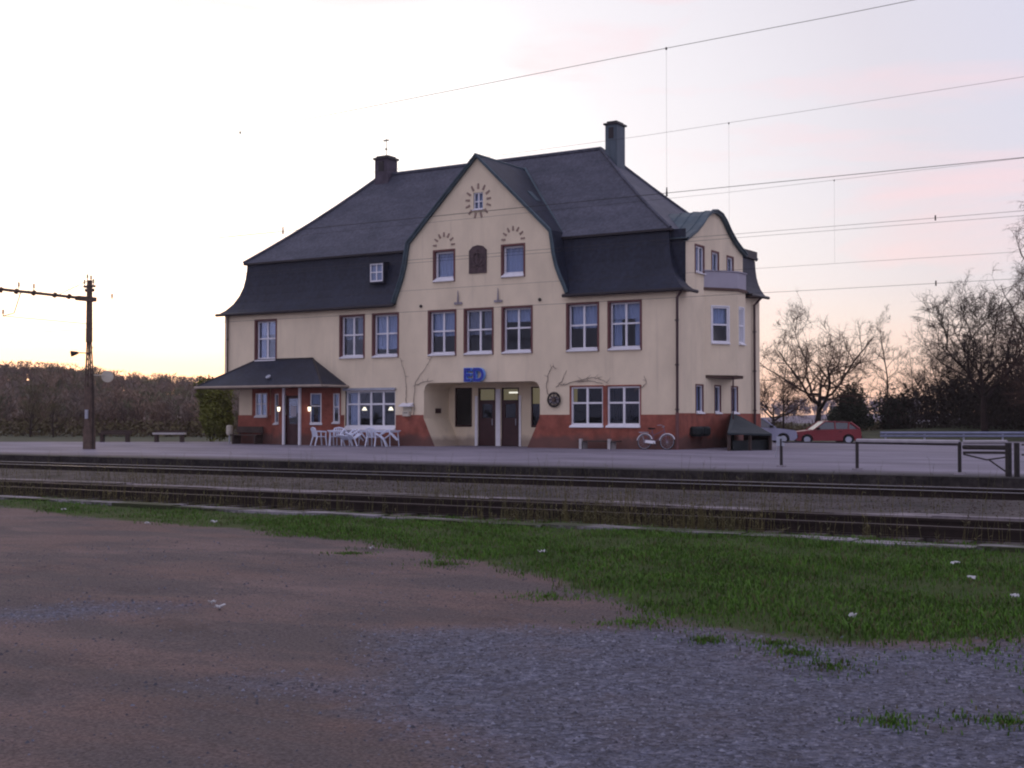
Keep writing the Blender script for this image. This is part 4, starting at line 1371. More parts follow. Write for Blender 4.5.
em = empty('wheel_ornament', (-5.63, -.04, 2.06), 0, 'dark round winged wheel emblem on the cream wall right of the entrance', 'wall ornament')
e = MB(); e.torus((-5.63, -.10, 2.06), (0, 1, 0), .29, .045, 28, 6)
e.build('rim', 'iron', em)
e = MB()
for k in range(8):
    a = math.pi * k / 4
    e.tube([(-5.63, -.10, 2.06), (-5.63 + .28 * math.cos(a), -.10, 2.06 + .28 * math.sin(a))], .02, 5)
e.build('spoke', 'iron', em)
e = MB(); e.disc((-5.63, -.10, 2.06), (0, 1, 0), .085, .14, 14); e.build('hub', 'rust', em)
e = MB(); e.prism([(-.24, -.10), (-.22, .04), (-.08, .14), (.08, .14), (.22, .04), (.24, -.10), (0, -.20)], -.03, .02, lambda p, q, a: (-5.63 + p, -.05 + a, 2.06 + q)); e.build('back_plate', 'concrete', em)

lb = empty('letter_box', (-13.38, -.02, 1.35), 0, 'small pale letter box with a white hood on the wall left of the entrance', 'letter box')
e = MB(); e.prism([(-.30, 0), (-.30, .05), (0, .17), (0, 0)], -13.72, -13.06, lambda p, q, a: (a, p, 1.80 + q)); e.build('hood', 'white', lb)
MB().box(-13.56, -13.22, -.20, -.02, 1.36, 1.58).build('box', 'palebox', lb)
MB().box(-13.50, -13.28, -.205, -.20, 1.50, 1.53).build('slot', 'dark', lb)
MB().box(-13.62, -13.16, -.06, -.02, 1.58, 1.80).build('back_plate', 'palebox', lb)

def vine(label, *lines):
    v = MB(); r_ = random.Random(hash(label) & 255)
    for pts in lines:
        P_ = []
        for (a, c), (a2, c2) in zip(pts, pts[1:]):
            for q in range(4):
                u = q / 4
                P_.append((a + (a2 - a) * u + r_.uniform(-.03, .03), -.045 + r_.uniform(-.01, .01), c + (c2 - c) * u + r_.uniform(-.03, .03)))
        P_.append((pts[-1][0], -.045, pts[-1][1]))
        v.tube(P_, [.016 - .009 * i / len(P_) for i in range(len(P_))], 5)
        for p in P_[1::2]:
            if r_.random() < .7:
                v.tube([p, (p[0] + r_.uniform(-.22, .22), -.05, p[2] + r_.uniform(-.05, .22))], [.010, .003], 4)
    return tag(v.build('climbing_vine', 'vine'), label, 'climbing plant', 'bare vines on the station wall')
vine('bare vine rising to the right towards the left window over the entrance', [(-13.03, 1.45), (-13.03, 2.1), (-12.92, 2.92), (-12.42, 3.55), (-12.03, 4.05)], [(-12.92, 2.80), (-12.4, 2.92), (-11.95, 2.98)])
vine('bare thin vine beside the wide cafe window', [(-13.48, 1.45), (-13.48, 2.1), (-13.43, 2.47), (-13.54, 3.39), (-13.83, 4.05)])
vine('bare vine curling up over the round wheel emblem', [(-5.96, 2.28), (-6.01, 2.6), (-5.96, 3.16), (-5.70, 3.48), (-5.5, 3.40)], [(-5.56, 2.6), (-5.27, 2.80), (-5.05, 3.3)])
vine('bare vine spread above the two paired ground floor windows', [(-5.37, 2.66), (-4.78, 2.78), (-4.16, 2.90), (-3.78, 3.0), (-3.45, 2.91), (-3.05, 2.72)], [(-4.5, 2.8), (-3.83, 2.82), (-3.35, 2.72)])
vine('short bare vine hook at the right end of the paired windows', [(-1.86, 2.40), (-1.50, 2.55), (-1.32, 2.71), (-1.40, 3.0)])

# wall box pair on the side wall
wb_ = empty('wall_box', (.03, 1.9, .55), 0, 'dark green rounded double box on the red side plinth', 'wall box')
for y in (1.55, 2.30):
    e = MB(); e.tube([(.19, y, .52), (.19, y, .62), (.19, y, .86), (.19, y, .93)], [.22, .31, .31, .22], 12); e.build('bin', 'greenbox', wb_)
MB().box(.03, .08, 1.25, 2.6, .58, .68).build('bracket', 'iron', wb_)

# cellar stair cover beside the side wall
ht = empty('cellar_hatch', (1.9, 1.6, 0), 0, 'low dark shelter with a sloping green felt roof beside the side wall', 'shelter')
hx = [(2.55, -.55), (4.3, 1.4), (1.75, 5.6), (.05, 4.2)]
e = MB()
h0, h1, h2, h3 = (2.60, -.95, .70), (3.55, 1.35, .65), (.06, 6.9, 1.32), (.06, 5.7, 1.50)
e.poly(h0, h1, h2, h3)
e.poly(*[(p[0], p[1], p[2] - .07) for p in (h3, h2, h1, h0)])
for a, b_ in ((h0, h1), (h1, h2), (h2, h3), (h3, h0)):
    e.poly(a, b_, (b_[0], b_[1], b_[2] - .07), (a[0], a[1], a[2] - .07))
e.build('felt_roof', 'hutroof', ht)
e = MB()
g0, g1, g2, g3 = [(p[0] + (2.4 - p[0]) * .08, p[1] + (2.2 - p[1]) * .06) for p in (h0, h1, h2, h3)]
def side_wall(a, b_, za, zb): e.poly((*a, 0), (*b_, 0), (*b_, zb), (*a, za))
side_wall(g3, g0, 1.36, .62); side_wall(g1, g2, .57, 1.20)
e.build('side_boards', 'greenbox', ht)
for u in (0, .5, 1):
    p = Vector((*g0, 0)).lerp(Vector((*g1, 0)), u)
    MB().box(p.x - .05, p.x + .05, p.y - .05, p.y + .05, 0, .62).build('post', 'wood', ht)
e = MB()
p, q = Vector((*g0, 0)).lerp(Vector((2.4, 2.2, 0)), .15), Vector((*g1, 0)).lerp(Vector((2.4, 2.2, 0)), .15)
e.poly((p.x, p.y, .01), (q.x, q.y, .01), (q.x, q.y, .40), (p.x, p.y, .40))
e.build('lattice_board', 'greenbox', ht)

# white plastic chairs and tables
def chair_proto():
    root = empty('garden_chair', (0, 0, 0))
    s = MB(); s.prism([(-.21, -.22), (.21, -.22), (.24, -.18), (.22, .20), (-.22, .20), (-.24, -.18)], .40, .435, lambda p, q, a: (p, q, a))
    s.build('seat', 'plastic', root, world=False)
    b_ = MB()
    def bp(x, z): return (x, .20 + (z - .42) * .28, z)
    for x in (-.19, -.095, 0, .095, .19):
        b_.tube([bp(x, .42), bp(x * 1.05, .62), bp(x, .80)], [.024, .030, .024], 6)
    b_.tube([bp(-.24, .70), bp(-.20, .80), bp(0, .84), bp(.20, .80), bp(.24, .70)], .032, 6)
    b_.build('backrest', 'plastic', root, world=False)
    for sx2 in (-1, 1):
        a = MB(); a.tube([(sx2 * .24, .26, .68), (sx2 * .29, .05, .66), (sx2 * .28, -.20, .645), (sx2 * .26, -.26, .62)], [.022, .032, .032, .02], 6)
        a.build('armrest', 'plastic', root, world=False)
        l_ = MB(); l_.tube([(sx2 * .27, -.26, 0), (sx2 * .25, -.22, .42), (sx2 * .27, -.22, .64)], [.026, .034, .022], 6); l_.build('leg', 'plastic', root, world=False)
        l_ = MB(); l_.tube([(sx2 * .25, .32, 0), (sx2 * .23, .20, .42), (sx2 * .24, .25, .67)], [.026, .034, .022], 6); l_.build('leg', 'plastic', root, world=False)
    return root
CH = chair_proto()
def chair(x, y, rz, label, tilt=0.0, z=0.0, first=[True]):
    o = CH if first[0] else copy_tree(CH)
    first[0] = False
    o.location = (x, y, z)
    o.rotation_euler = (tilt, 0, rz)
    return tag(o, label, 'chair', 'white garden chairs outside the cafe')
chair(-17.35, -1.55, R(155), 'white plastic chair standing upright, farthest left beside the porch')
chair(-16.52, -1.25, R(25), 'white plastic chair pushed close to the small square table')
chair(-15.28, -1.62, R(172), 'white plastic chair tipped forward with its back leaning on the long table', R(-44), .14)
chair(-14.75, -1.72, R(150), 'white plastic chair tipped sideways among the table legs', R(-34), .10)
chair(-14.12, -1.60, R(185), 'white plastic chair upright in the middle of the long table')
chair(-13.22, -1.35, R(120), 'white plastic chair tipped forward at the right end of the table', R(-38), .12)
def table(cx, cy, w, d, label, h=.72, rz=0):
    tb_ = empty('garden_table', (cx, cy, 0), rz, label, 'table', 'white garden tables outside the cafe')
    t_ = MB(); t_.box(-w / 2, w / 2, -d / 2, d / 2, h - .035, h); t_.box(-w / 2 + .04, w / 2 - .04, -d / 2 + .04, d / 2 - .04, h - .09, h - .035)
    t_.build('tabletop', 'plastic', tb_, world=False)
    for a in (-1, 1):
        for c in (-1, 1):
            MB().tube([(a * (w / 2 - .06), c * (d / 2 - .06), 0), (a * (w / 2 - .10), c * (d / 2 - .10), h - .06)], [.022, .032], 6).build('leg', 'plastic', tb_, world=False)
table(-16.15, -1.55, .80, .80, 'small square white plastic table between the upright chairs', rz=R(8))
table(-14.30, -1.0, 1.9, .80, 'long white plastic table under the wide cafe window')

# benches
bn = empty('wall_bench', (-3.25, -.55, 0), 0, 'low dark plank bench on two pale legs under the paired windows', 'bench')
e = MB(); e.box(-4.15, -2.30, -.75, -.55, .30, .35); e.box(-4.15, -2.30, -.53, -.33, .30, .35); e.build('seat', 'wood', bn)
for x in (-3.95, -2.62):
    e = MB(); e.box(x - .06, x + .06, -.80, -.30, 0, .30); e.box(x - .06, x + .06, -.84, -.72, 0, .42); e.build('leg', 'palewood', bn)
bn = empty('porch_bench', (-22.9, -.5, 0), 0, 'dark wooden bench against the wall under the left end of the canopy', 'bench')
e = MB(); e.box(-23.75, -22.0, -.75, -.30, .42, .47); e.build('seat', 'wood', bn)
e = MB(); e.box(-23.75, -22.0, -.28, -.23, .55, .86); e.build('backrest', 'wood', bn)
for x in (-23.6, -22.15):
    e = MB(); e.box(x - .05, x + .05, -.72, -.23, 0, .42); e.box(x - .05, x + .05, -.22, -.17, 0, .86); e.build('leg', 'wood', bn)
for i, (x, y, l_, lab) in enumerate([(-30.0, 1.2, 1.7, 'pale low bench at the far edge of the platform, left of the canopy'), (-32.6, -.2, 1.7, 'dark low bench at the far edge of the platform beside the mast')]):
    an = R(31)
    bn = empty('platform_bench', (x, y, 0), an, lab, 'bench')
    e = MB(); e.box(-l_ / 2, l_ / 2, -.22, .22, .40, .50); e.build('seat', 'palewood' if i == 0 else 'wood', bn, world=False)
    for s in (-1, 1):
        e = MB(); e.box(s * l_ * .4 - .08, s * l_ * .4 + .08, -.18, .18, 0, .40); e.build('leg', 'wood', bn, world=False)
    e = MB(); e.box(-l_ / 2, l_ / 2, .22, .27, .5, .62); e.build('backrest', 'wood', bn, world=False)

lt = empty('litter_bin', (-24.15, -.35, 0), 0, 'pale rounded litter bin on a post at the left corner of the station', 'litter bin')
e = MB(); e.tube([(-24.15, -.35, .42), (-24.15, -.35, .50), (-24.15, -.35, .86), (-24.15, -.35, .93)], [.12, .17, .17, .10], 12); e.build('bin', 'palebox', lt)
MB().tube([(-24.15, -.35, 0), (-24.15, -.35, .42)], .04, 6).build('post', 'steel', lt)

# bicycle leaning on the plinth
bk = empty('bicycle', (-.72, -.42, 0), R(4), 'old bicycle with pale mudguards leaning at the red plinth near the downpipe', 'bicycle')
bk.rotation_euler = (R(-8), 0, R(4)); bk.scale = (.93, .93, .93)
for x in (-.52, .52):
    w_ = MB(); w_.torus((x, 0, .34), (0, 1, 0), .325, .022, 28, 6)
    o = w_.build('wheel', 'tyre', bk, world=False)
    w_ = MB(); w_.torus((x, 0, .34), (0, 1, 0), .298, .010, 28, 5); w_.build('rim', 'steel', o, world=False)
    w_ = MB()
    for k in range(14):
        a = math.pi * 2 * k / 14
        w_.tube([(x, 0, .34), (x + .295 * math.cos(a), 0, .34 + .295 * math.sin(a))], .003, 3)
    w_.build('spoke', 'steel', o, world=False)
    w_ = MB()
    w_.tube([(x + .36 * math.cos(a), 0, .34 + .36 * math.sin(a)) for a in [R(20 + 15 * q) for q in range(11)]], .024, 5)
    w_.build('mudguard', 'white', o, world=False)
w_ = MB()
for a, c in (((-.52, 0, .34), (-.08, 0, .29)), ((-.52, 0, .34), (-.18, 0, .80)), ((-.08, 0, .29), (-.20, 0, .88)), ((-.08, 0, .29), (.36, 0, .74)), ((-.14, 0, .62), (.34, 0, .84)), ((.52, 0, .34), (.33, 0, .96))):
    w_.tube([a, c], .018, 6)
w_.build('frame', 'bikepaint', bk, world=False)
w_ = MB(); w_.tube([(.33, 0, .96), (.32, 0, 1.04)], .014, 6); w_.tube([(.14, -.28, 1.03), (.28, -.22, 1.05), (.33, 0, 1.04), (.28, .22, 1.05), (.14, .28, 1.03)], .013, 6); w_.build('handlebar', 'steel', bk, world=False)
w_ = MB(); w_.prism([(-.36, -.08), (-.32, -.10), (-.06, -.02), (-.06, .02), (-.32, .10), (-.36, .08)], .90, .95, lambda p, q, a: (p, q, a)); w_.build('saddle', 'tyre', bk, world=False)
w_ = MB(); w_.prism([(-.50, .30), (-.46, .42), (-.02, .38), (.0, .24)], -.05, -.035, lambda p, q, a: (p, a, q)); w_.build('chain_guard', 'white', bk, world=False)
w_ = MB(); w_.tube([(-.08, -.10, .29), (-.08, .10, .29)], .012, 5); w_.tube([(-.08, -.10, .29), (.05, -.10, .18)], .012, 5); w_.tube([(-.08, .10, .29), (-.21, .10, .40)], .012, 5); w_.box(.0, .10, -.18, -.10, .165, .19); w_.box(-.26, -.16, .10, .18, .385, .41); w_.build('pedal', 'iron', bk, world=False)
w_ = MB(); w_.box(-.80, -.36, -.07, .07, .74, .76); w_.tube([(-.7, .06, .74), (-.52, .04, .34)], .008, 4); w_.tube([(-.7, -.06, .74), (-.52, -.04, .34)], .008, 4); w_.build('rear_rack', 'steel', bk, world=False)

# ------------------------------------------------------------------ RAILING, GATE, CRASH BARRIER
FA, FB = Vector((10.1, -15.55, 0)), Vector((15.1, -17.7, 0))
fr_ = empty('railing', FA, 0, 'low dark post railing with a pale top rail on the platform, right side', 'railing')
def fpt(u, z): 
    p = FA.lerp(FB, u); return (p.x, p.y, z)
for u in (0.0, .46, 1.0):
    p = FA.lerp(FB, u)
    MB().tube([(p.x, p.y, 0), (p.x, p.y, .74)], .042, 6).build('post', 'iron', fr_)
    e = MB(); e.box(p.x - .1, p.x + .1, p.y - .1, p.y + .1, 0, .05); e.build('foot', 'concrete', fr_)
e = MB(); e.tube([fpt(0, .66), fpt(1, .67)], .018, 6); e.build('top_rail', 'iron', fr_)
M['railpale'] = mat('pale_rail_paint', (0.34, 0.32, 0.34), 0.6, 0.15, 3)
e = MB(); e.tube([fpt(.46, .725), fpt(1, .735)], .048, 6); e.build('hand_rail', 'railpale', fr_)
e = MB(); e.box(FA.x - .12, FA.x + .08, FA.y - .03, FA.y + .03, .55, .80); e.tube([(FA.x - .1, FA.y, .55), (FA.x - .16, FA.y, .25)], .012, 4); e.build('latch_plate', 'steel', fr_)

GA, GB = Vector((15.14, -17.72, 0)), Vector((16.25, -18.20, 0))
gt_ = empty('gate', GA, 0, 'short dark gate with crossing diagonal braces at the end of the railing', 'gate')
def gpt(u, z):
    p = GA.lerp(GB, u); return (p.x, p.y, z)
e = MB(); e.tube([gpt(.06, .74), gpt(.97, .76)], .040, 6); e.build('top_rail', 'railpale', gt_)
e = MB(); e.tube([gpt(.05, .50), gpt(.95, .52)], .028, 6); e.tube([gpt(.05, .62), gpt(.95, .63)], .05, 6); e.build('middle_rail', 'iron', gt_)
e = MB(); e.tube([gpt(.05, .46), gpt(.55, .35)], .018, 5); e.tube([gpt(.55, .35), gpt(.95, .42)], .018, 5); e.tube([gpt(.60, .35), gpt(.95, .10)], .018, 5); e.build('brace', 'iron', gt_)
for u, r_ in ((1.0, .07), (1.17, .06)):
    p = GA.lerp(GB, u); MB().tube([(p.x, p.y, 0), (p.x, p.y, .74)], r_, 8).build('post', 'iron', gt_)
pk = empty('picket_panel', (16.75, -18.3, 0), 0, 'pale picket panel at the right edge next to the gate', 'fence panel')
for i in range(7):
    e = MB(); e.box(16.62 + i * .13, 16.70 + i * .13, -18.36 - i * .06, -18.33 - i * .06, .42, .78); e.build('picket', 'railpale', pk)
e = MB()
for z in (.48, .70):
    e.tube([(16.55, -18.30, z), (17.55, -18.76, z)], .02, 5)
e.tube([(16.65, -18.34, 0), (16.65, -18.34, .48)], .03, 6); e.tube([(17.4, -18.68, 0), (17.4, -18.68, .48)], .03, 6)
e.build('cross_rail', 'iron', pk)

CA, CB = Vector((2.95, 18.5, 0)), Vector((16.0, 26.5, 0))
cb = empty('crash_barrier', CA, 0, 'long galvanised crash barrier at the far side of the car park under the dark wood', 'barrier')
dv = (CB - CA).normalized(); nv = Vector((dv.y, -dv.x, 0))
e = MB()
for z0 in (.46, .30):
    w = [(0, z0), (.05, z0 + .035), (.05, z0 + .08), (0, z0 + .12), (-.012, z0 + .12), (-.012, z0)]
    e.prism(w, 0, (CB - CA).length, lambda p, q, a: tuple(CA + dv * a + nv * p + Vector((0, 0, q))))
e.build('beam', 'barrier', cb)
i = 0
while i * 2.0 < (CB - CA).length:
    p = CA + dv * (i * 2.0 + .3) - nv * .08
    MB().box(p.x - .04, p.x + .04, p.y - .04, p.y + .04, -.3, .58).build('post', 'steel', cb); i += 1

# ------------------------------------------------------------------ CARS
def car(loc, rz, paint, label, Ln=3.75, wd=1.60, est=False):
    root = empty('parked_car', loc, rz, label, 'car')
    h = wd / 2
    lower = [(-Ln/2, .38), (-Ln/2 + .02, .62), (-Ln/2 + .10, .76), (-.80, .86), (Ln/2 - .10, .90), (Ln/2, .70), (Ln/2, .36), (Ln/2 - .12, .24), (1.62, .22)]
    # side outline with wheel arches
    def arc(cx):
        return [(cx + .34 * math.cos(a), .29 + .34 * math.sin(a)) for a in [R(v) for v in (-12, 20, 50, 90, 130, 160, 192)]]
    out = [(-Ln/2, .36), (-Ln/2 + .02, .60), (-Ln/2 + .12, .74), (-.72, .87), (Ln/2 - .06, .92), (Ln/2, .70), (Ln/2, .36), (Ln/2 - .14, .22)] + arc(Ln/2 - .72) + arc(-Ln/2 + .72) + [(-Ln/2 + .16, .22)]
    mb = MB()
    mb.prism(out, -h, h, lambda p, q, a: (p, a, q))
    # cabin posts and roof
    cab = [(-.78, .86), (-.12, 1.36), (.10, 1.41), (1.05, 1.39), (1.30, 1.30), (Ln/2 - .10, .91)]
    hi = h - .12
    def cp(p, q): return h - .02 - (q - .86) * .24
    roofp = cab[1:5]
    for (a, b_), (c, d) in zip(roofp, roofp[1:]):
        mb.poly((a, -cp(a, b_), b_), (c, -cp(c, d), d), (c, cp(c, d), d), (a, cp(a, b_), b_))
    def post(pa, pb, w=.055):
        for s in (-1, 1):
            mb.tube([(pa[0], s * cp(*pa), pa[1]), (pb[0], s * cp(*pb), pb[1])], w, 5)
    post(cab[0], cab[1], .035); post(cab[4], cab[5], .07); post((.42, .88), (.42, 1.40), .045); post(cab[1], cab[4], .03)
    post((1.15, .9), (1.22, 1.33), .05)
    body = mb.build('body', paint, root, world=False)
    gl_ = MB()
    (a, b_), (c, d) = (-.74, .88), (-.14, 1.35)
    gl_.poly((a, -cp(a, b_) + .03, b_), (a, cp(a, b_) - .03, b_), (c, cp(c, d) - .03, d), (c, -cp(c, d) + .03, d))
    gl_.build('windscreen', 'carglass', root, world=False)
    gl_ = MB()
    (a, b_), (c, d) = cab[5], cab[4]
    gl_.poly((a - .03, -cp(a, b_) + .05, b_ + .02), (a - .03, cp(a, b_) - .05, b_ + .02), (c, cp(c, d) - .05, d - .02), (c, -cp(c, d) + .05, d - .02))
    gl_.build('rear_window', 'carglass', root, world=False)
    for s in (-1, 1):
        gl_ = MB()
        q = [(-.68, .89), (-.10, 1.33), (.12, 1.37), (1.03, 1.36), (1.28, 1.28), (Ln/2 - .2, .92)]
        gl_.poly(*[(p, s * (cp(p, z) - .012), z) for p, z in q])
        gl_.build('side_window', 'carglass', root, world=False)
        e = MB(); e.box(-.05, .85, s * h - .004 if s > 0 else -h - .004, s * h + .004 if s > 0 else -h + .004, .34, .86); o = e.build('door', paint, root, world=False)
        MB().box(.62, .78, s * (h + .012) - .012, s * (h + .012) + .012, .74, .775).build('handle', 'tyre', o, world=False)
        e = MB(); e.box(-Ln/2 - .012, -Ln/2 + .06, s * h * .55 - .16, s * h * .55 + .16, .56, .70); e.build('headlight', 'steel', root, world=False)
        e = MB(); e.box(Ln/2 - .05, Ln/2 + .012, s * h * .72 - .10, s * h * .72 + .10, .62, .86); e.build('tail_light', 'carred', root, world=False)
        e = MB(); e.box(-.62, -.48, s * (h + .08) - .09, s * (h + .08) + .09, .88, 1.0); e.build('mirror', 'tyre', root, world=False)
        for x in (-Ln/2 + .72, Ln/2 - .72):
            w_ = MB(); w_.tube([(x, s * (h - .19), .29), (x, s * (h - .02), .29)], .29, 18); o = w_.build('wheel', 'tyre', root, world=False)
            w_ = MB(); w_.disc((x, s * (h - .015), .29), (0, 1, 0), .18, .02, 14); w_.build('hubcap', 'steel', o, world=False)
    for x in (-Ln/2 - .05, Ln/2 - .03):
        MB().box(x, x + .08, -h + .03, h - .03, .34, .50).build('bumper', 'tyre', root, world=False)
    MB().box(-Ln/2 - .062, -Ln/2 - .05, -.26, .26, .37, .47).build('number_plate', 'white', root, world=False)
    return root
M['carglass'] = mat('car_glass', (0.03, 0.032, 0.036), 0.08, 0.1, 2, spec=1.0)
rc_ = car((-.15, 18.9, -.1), R(31 + 4), 'carred', 'small red hatchback parked side on under the big bare tree')
rc_.scale = (.95, .95, .88)
car((-2.86, 16.49, -.1), R(31 + 180), 'carwhite', 'pale car half hidden behind the station corner, nose towards the red hatchback')

# ------------------------------------------------------------------ TREES
def rot_about(v, axis, a): return Matrix.Rotation(a, 3, axis) @ v
def bare_tree(seed, H, r0, trunk=.33, spread=1.0, nlim=6, nch=(6, 6, 5, 4), up=.12, lens=(.55, .5, .48, .5), droop=0.0, twig_r=.012, conic=False, tl=.74, thick=(.55, .62)):
    rr = random.Random(seed)
    T, C = MB(), MB()
    def grow(p, d, Ln, r, lvl):
        n = 6 if lvl <= 1 else (4 if lvl == 2 else 3)
        pts, rad, dirs = [p], [r], [d]
        wob = (.06, .22, .26, .3, .3)[min(lvl, 4)]
        for i in range(n):
            tr = up if lvl < 3 else up * .5 - droop
            d = (d + Vector((rr.gauss(0, wob), rr.gauss(0, wob), rr.gauss(0, wob * .8) + tr))).normalized()
            p = p + d * (Ln / n)
            pts.append(p); dirs.append(d)
            rad.append(r * (1 - .72 * (i + 1) / n) if lvl > 0 else r * (1 - (.86 if not conic else .9) * (i + 1) / n))
        (T if lvl <= 1 else C).tube(pts, rad, (9, 6, 5, 3, 3)[min(lvl, 4)], lvl < 2)
        if lvl >= len(nch): return
        for k in range(nch[lvl]):
            if lvl == 0:
                t_ = trunk + (1 - trunk) * (k + rr.uniform(.1, .9)) / nch[0]
            else:
                t_ = rr.uniform(.25, 1.0)
            i = min(n - 1, int(t_ * n)); u = t_ * n - i
            bp_ = pts[i].lerp(pts[i + 1], u); br_ = rad[i] + (rad[i + 1] - rad[i]) * u; bd = dirs[i + 1]
            ax = bd.orthogonal().normalized()
            ax = rot_about(ax, bd, rr.uniform(0, 6.283) if lvl else 2.4 * k + rr.uniform(-.4, .4))
            ang = R(rr.uniform(32, 66) if lvl else rr.uniform(38, 72) * spread)
            nd = rot_about(bd, ax, ang)
            l2 = Ln * lens[min(lvl, len(lens) - 1)] * rr.uniform(.7, 1.2) * ((1.25 - .55 * t_) if lvl else (1.15 - (.25 if not conic else .75) * t_))
            if lvl >= 1 and l2 < .18: l2 = .18
            grow(bp_, nd, l2, max(twig_r * (.55 if lvl >= 3 else 1), br_ * (thick[1] if lvl else thick[0])), lvl + 1)
    grow(Vector((0, 0, -.3)), Vector((0, 0, 1)), H * (tl if not conic else 1.0), r0, 0)
    return T, C
def plant_tree(name, protoTC, loc, rz, label, scale=1.0, group=None, crown='twig', bark='bark'):
    root = empty(name, loc, rz, label, 'tree', group)
    root.scale = (scale,) * 3
    T, C = protoTC
    if isinstance(T, MB):
        a = T.build('trunk', bark, root, world=False, smooth=True)
        b2 = C.build('crown', crown, root, world=False)
        return root, (a, b2)
    for src, m_ in ((T, bark), (C, crown)):
        c = src.copy(); col.objects.link(c); c.parent = root; c.location = (0, 0, 0)
    return root, (T, C)
oak = bare_tree(4, 8.4, .26, tl=.50, trunk=.42, spread=1.1, thick=(.80, .66), nch=(9, 9, 8, 7), lens=(1.12, .52, .50, .5), up=.10, twig_r=.015)
_, oak_o = plant_tree('bare_tree', oak, (-8.0, 41.4, -.1), R(20), 'wide spreading bare tree with forked trunk behind the red car', 1.13, group='bare trees beyond the car park')
ash = bare_tree(9, 9.2, .26, thick=(.74, .66), tl=.56, trunk=.40, spread=1.0, nch=(11, 9, 8, 7), lens=(1.0, .52, .48, .5), up=.10, twig_r=.018)
_, ash_o = plant_tree('bare_tree', ash, (4.15, 37.5, 0.2), R(70), 'dark bare tree with a twisted leaning trunk in front of the wood', crown='twig_dark', group='bare trees beyond the car park')
slim = bare_tree(15, 11.5, .13, trunk=.25, spread=.75, nch=(20, 7, 6), lens=(.28, .5, .5), up=.10, conic=True)
_, slim_o = plant_tree('bare_tree', slim, (-8.9, 62.2, 0), 0, 'slender upright bare tree with a single straight trunk', 0.86, 'bare trees beyond the car park')
birch = bare_tree(31, 14.5, .16, trunk=.25, spread=.7, nch=(15, 7, 6, 3), lens=(.34, .5, .5, .6), up=.08, droop=.32, conic=True, twig_r=.010)
_, birch_o = plant_tree('birch', birch, (8.75, 26.0, 0.0), 0, 'tall drooping birch cut by the right edge of the photo', 1.0)
small = bare_tree(44, 6.0, .10, trunk=.2, spread=.9, nch=(9, 6, 5), lens=(.55, .5, .5), up=.1)
for i, (proto, loc, rz, s, lab) in enumerate([
    (slim_o, (-8.4, 68.4, 0), 50, .66, 'short slender bare tree right of the upright one'),
    (slim_o, (-5.6, 64.0, 0), 150, .60, 'thin young tree at the left end of the dark wood'),
    (oak_o, (-17.2, 57.5, -.2), 120, .72, 'smaller bare tree seen close to the station wall'),
    (slim_o, (-10.2, 40.5, -.1), 210, .60, 'thin bare tree directly left of the wide forked tree'),
    (ash_o, (-.6, 47.0, .3), 200, .62, 'low bare tree inside the left part of the wood'),
    (ash_o, (7.6, 41.5, .4), 300, .92, 'bare tree in the thick of the wood, left of the birch'),
    (ash_o, (2.2, 46.5, .4), 30, .74, 'bare tree behind the twisted leaning one'),
    (oak_o, (9.6, 34.0, .3), 260, .80, 'spreading bare tree beneath the birch'),
    (slim_o, (5.2, 44.0, .4), 10, .78, 'slim dark tree rising out of the right wood'),
    (ash_o, (11.8, 35.5, .3), 160, .95, 'bare tree just past the right edge of the photo')]):
    plant_tree('bare_tree', proto, loc, R(rz), lab, s, 'bare trees beyond the car park')

def leaf_mass(seed, parts, n, size, dense_low=0.0):
    """foliage as many small faces filling several uneven lumps"""
    rr = random.Random(seed); mb = MB()
    for q in range(n):
        cx, cy, cz, rx, ry, rz_ = rr.choice(parts)
        while True:
            a, b_, c = rr.uniform(-1, 1), rr.uniform(-1, 1), rr.uniform(-1, 1)
            l2 = a * a + b_ * b_ + c * c
            if .12 < l2 < 1: break
        k = 1 + .45 * mnoise.noise(Vector((a * 2 + seed, b_ * 2, c * 2)))
        p = Vector((cx + a * rx * k, cy + b_ * ry * k, max(.02, cz + c * rz_ * k)))
        s = size * rr.uniform(.5, 1.4)
        u = Vector((rr.gauss(0, 1), rr.gauss(0, 1), rr.gauss(0, 1))).normalized(); w = u.orthogonal().normalized()
        mb.add([p - u * s, p + w * s * .45, p + u * s, p - w * s * .45], [(0, 1, 2, 3)])
    return mb
def bush(name, loc, seed, w, h, n, size, m_, label, cat='bush', group=None, stem=True):
    root = empty(name, loc, 0, label, cat, group)
    rr = random.Random(seed)
    parts = []
    for i in range(9):
        a = rr.uniform(0, 6.28); q = rr.uniform(0, .55) * w
        zc = rr.uniform(.25, .75) * h; f = 1.0 - .45 * (zc / h)
        parts.append((math.cos(a) * q * f, math.sin(a) * q * f, zc, w * rr.uniform(.28, .5), w * rr.uniform(.28, .5), h * rr.uniform(.18, .32)))
    leaf_mass(seed, parts, n, size).build('foliage', m_, root, world=False)
    s = MB()
    for i in range(5):
        a = rr.uniform(0, 6.28); s.tube([(0, 0, -.1), (math.cos(a) * w * .2, math.sin(a) * w * .2, h * .4), (math.cos(a) * w * .35, math.sin(a) * w * .35, h * .8)], [.05, .03, .01], 5)
    s.build('stem', 'bark', root, world=False)
    return root
bush('evergreen_shrub', (-5.9, 43.2, -.1), 3, 2.0, 4.0, 5000, .11, 'leaf_dark', 'dark evergreen shrub just right of the forked tree trunk', 'shrub', 'dark shrubs beside the wood')
bush('evergreen_shrub', (-3.9, 45.5, -.1), 5, 1.9, 3.3, 4500, .11, 'leaf_dark', 'low dark shrub at the left end of the crash barrier', 'shrub', 'dark shrubs beside the wood')
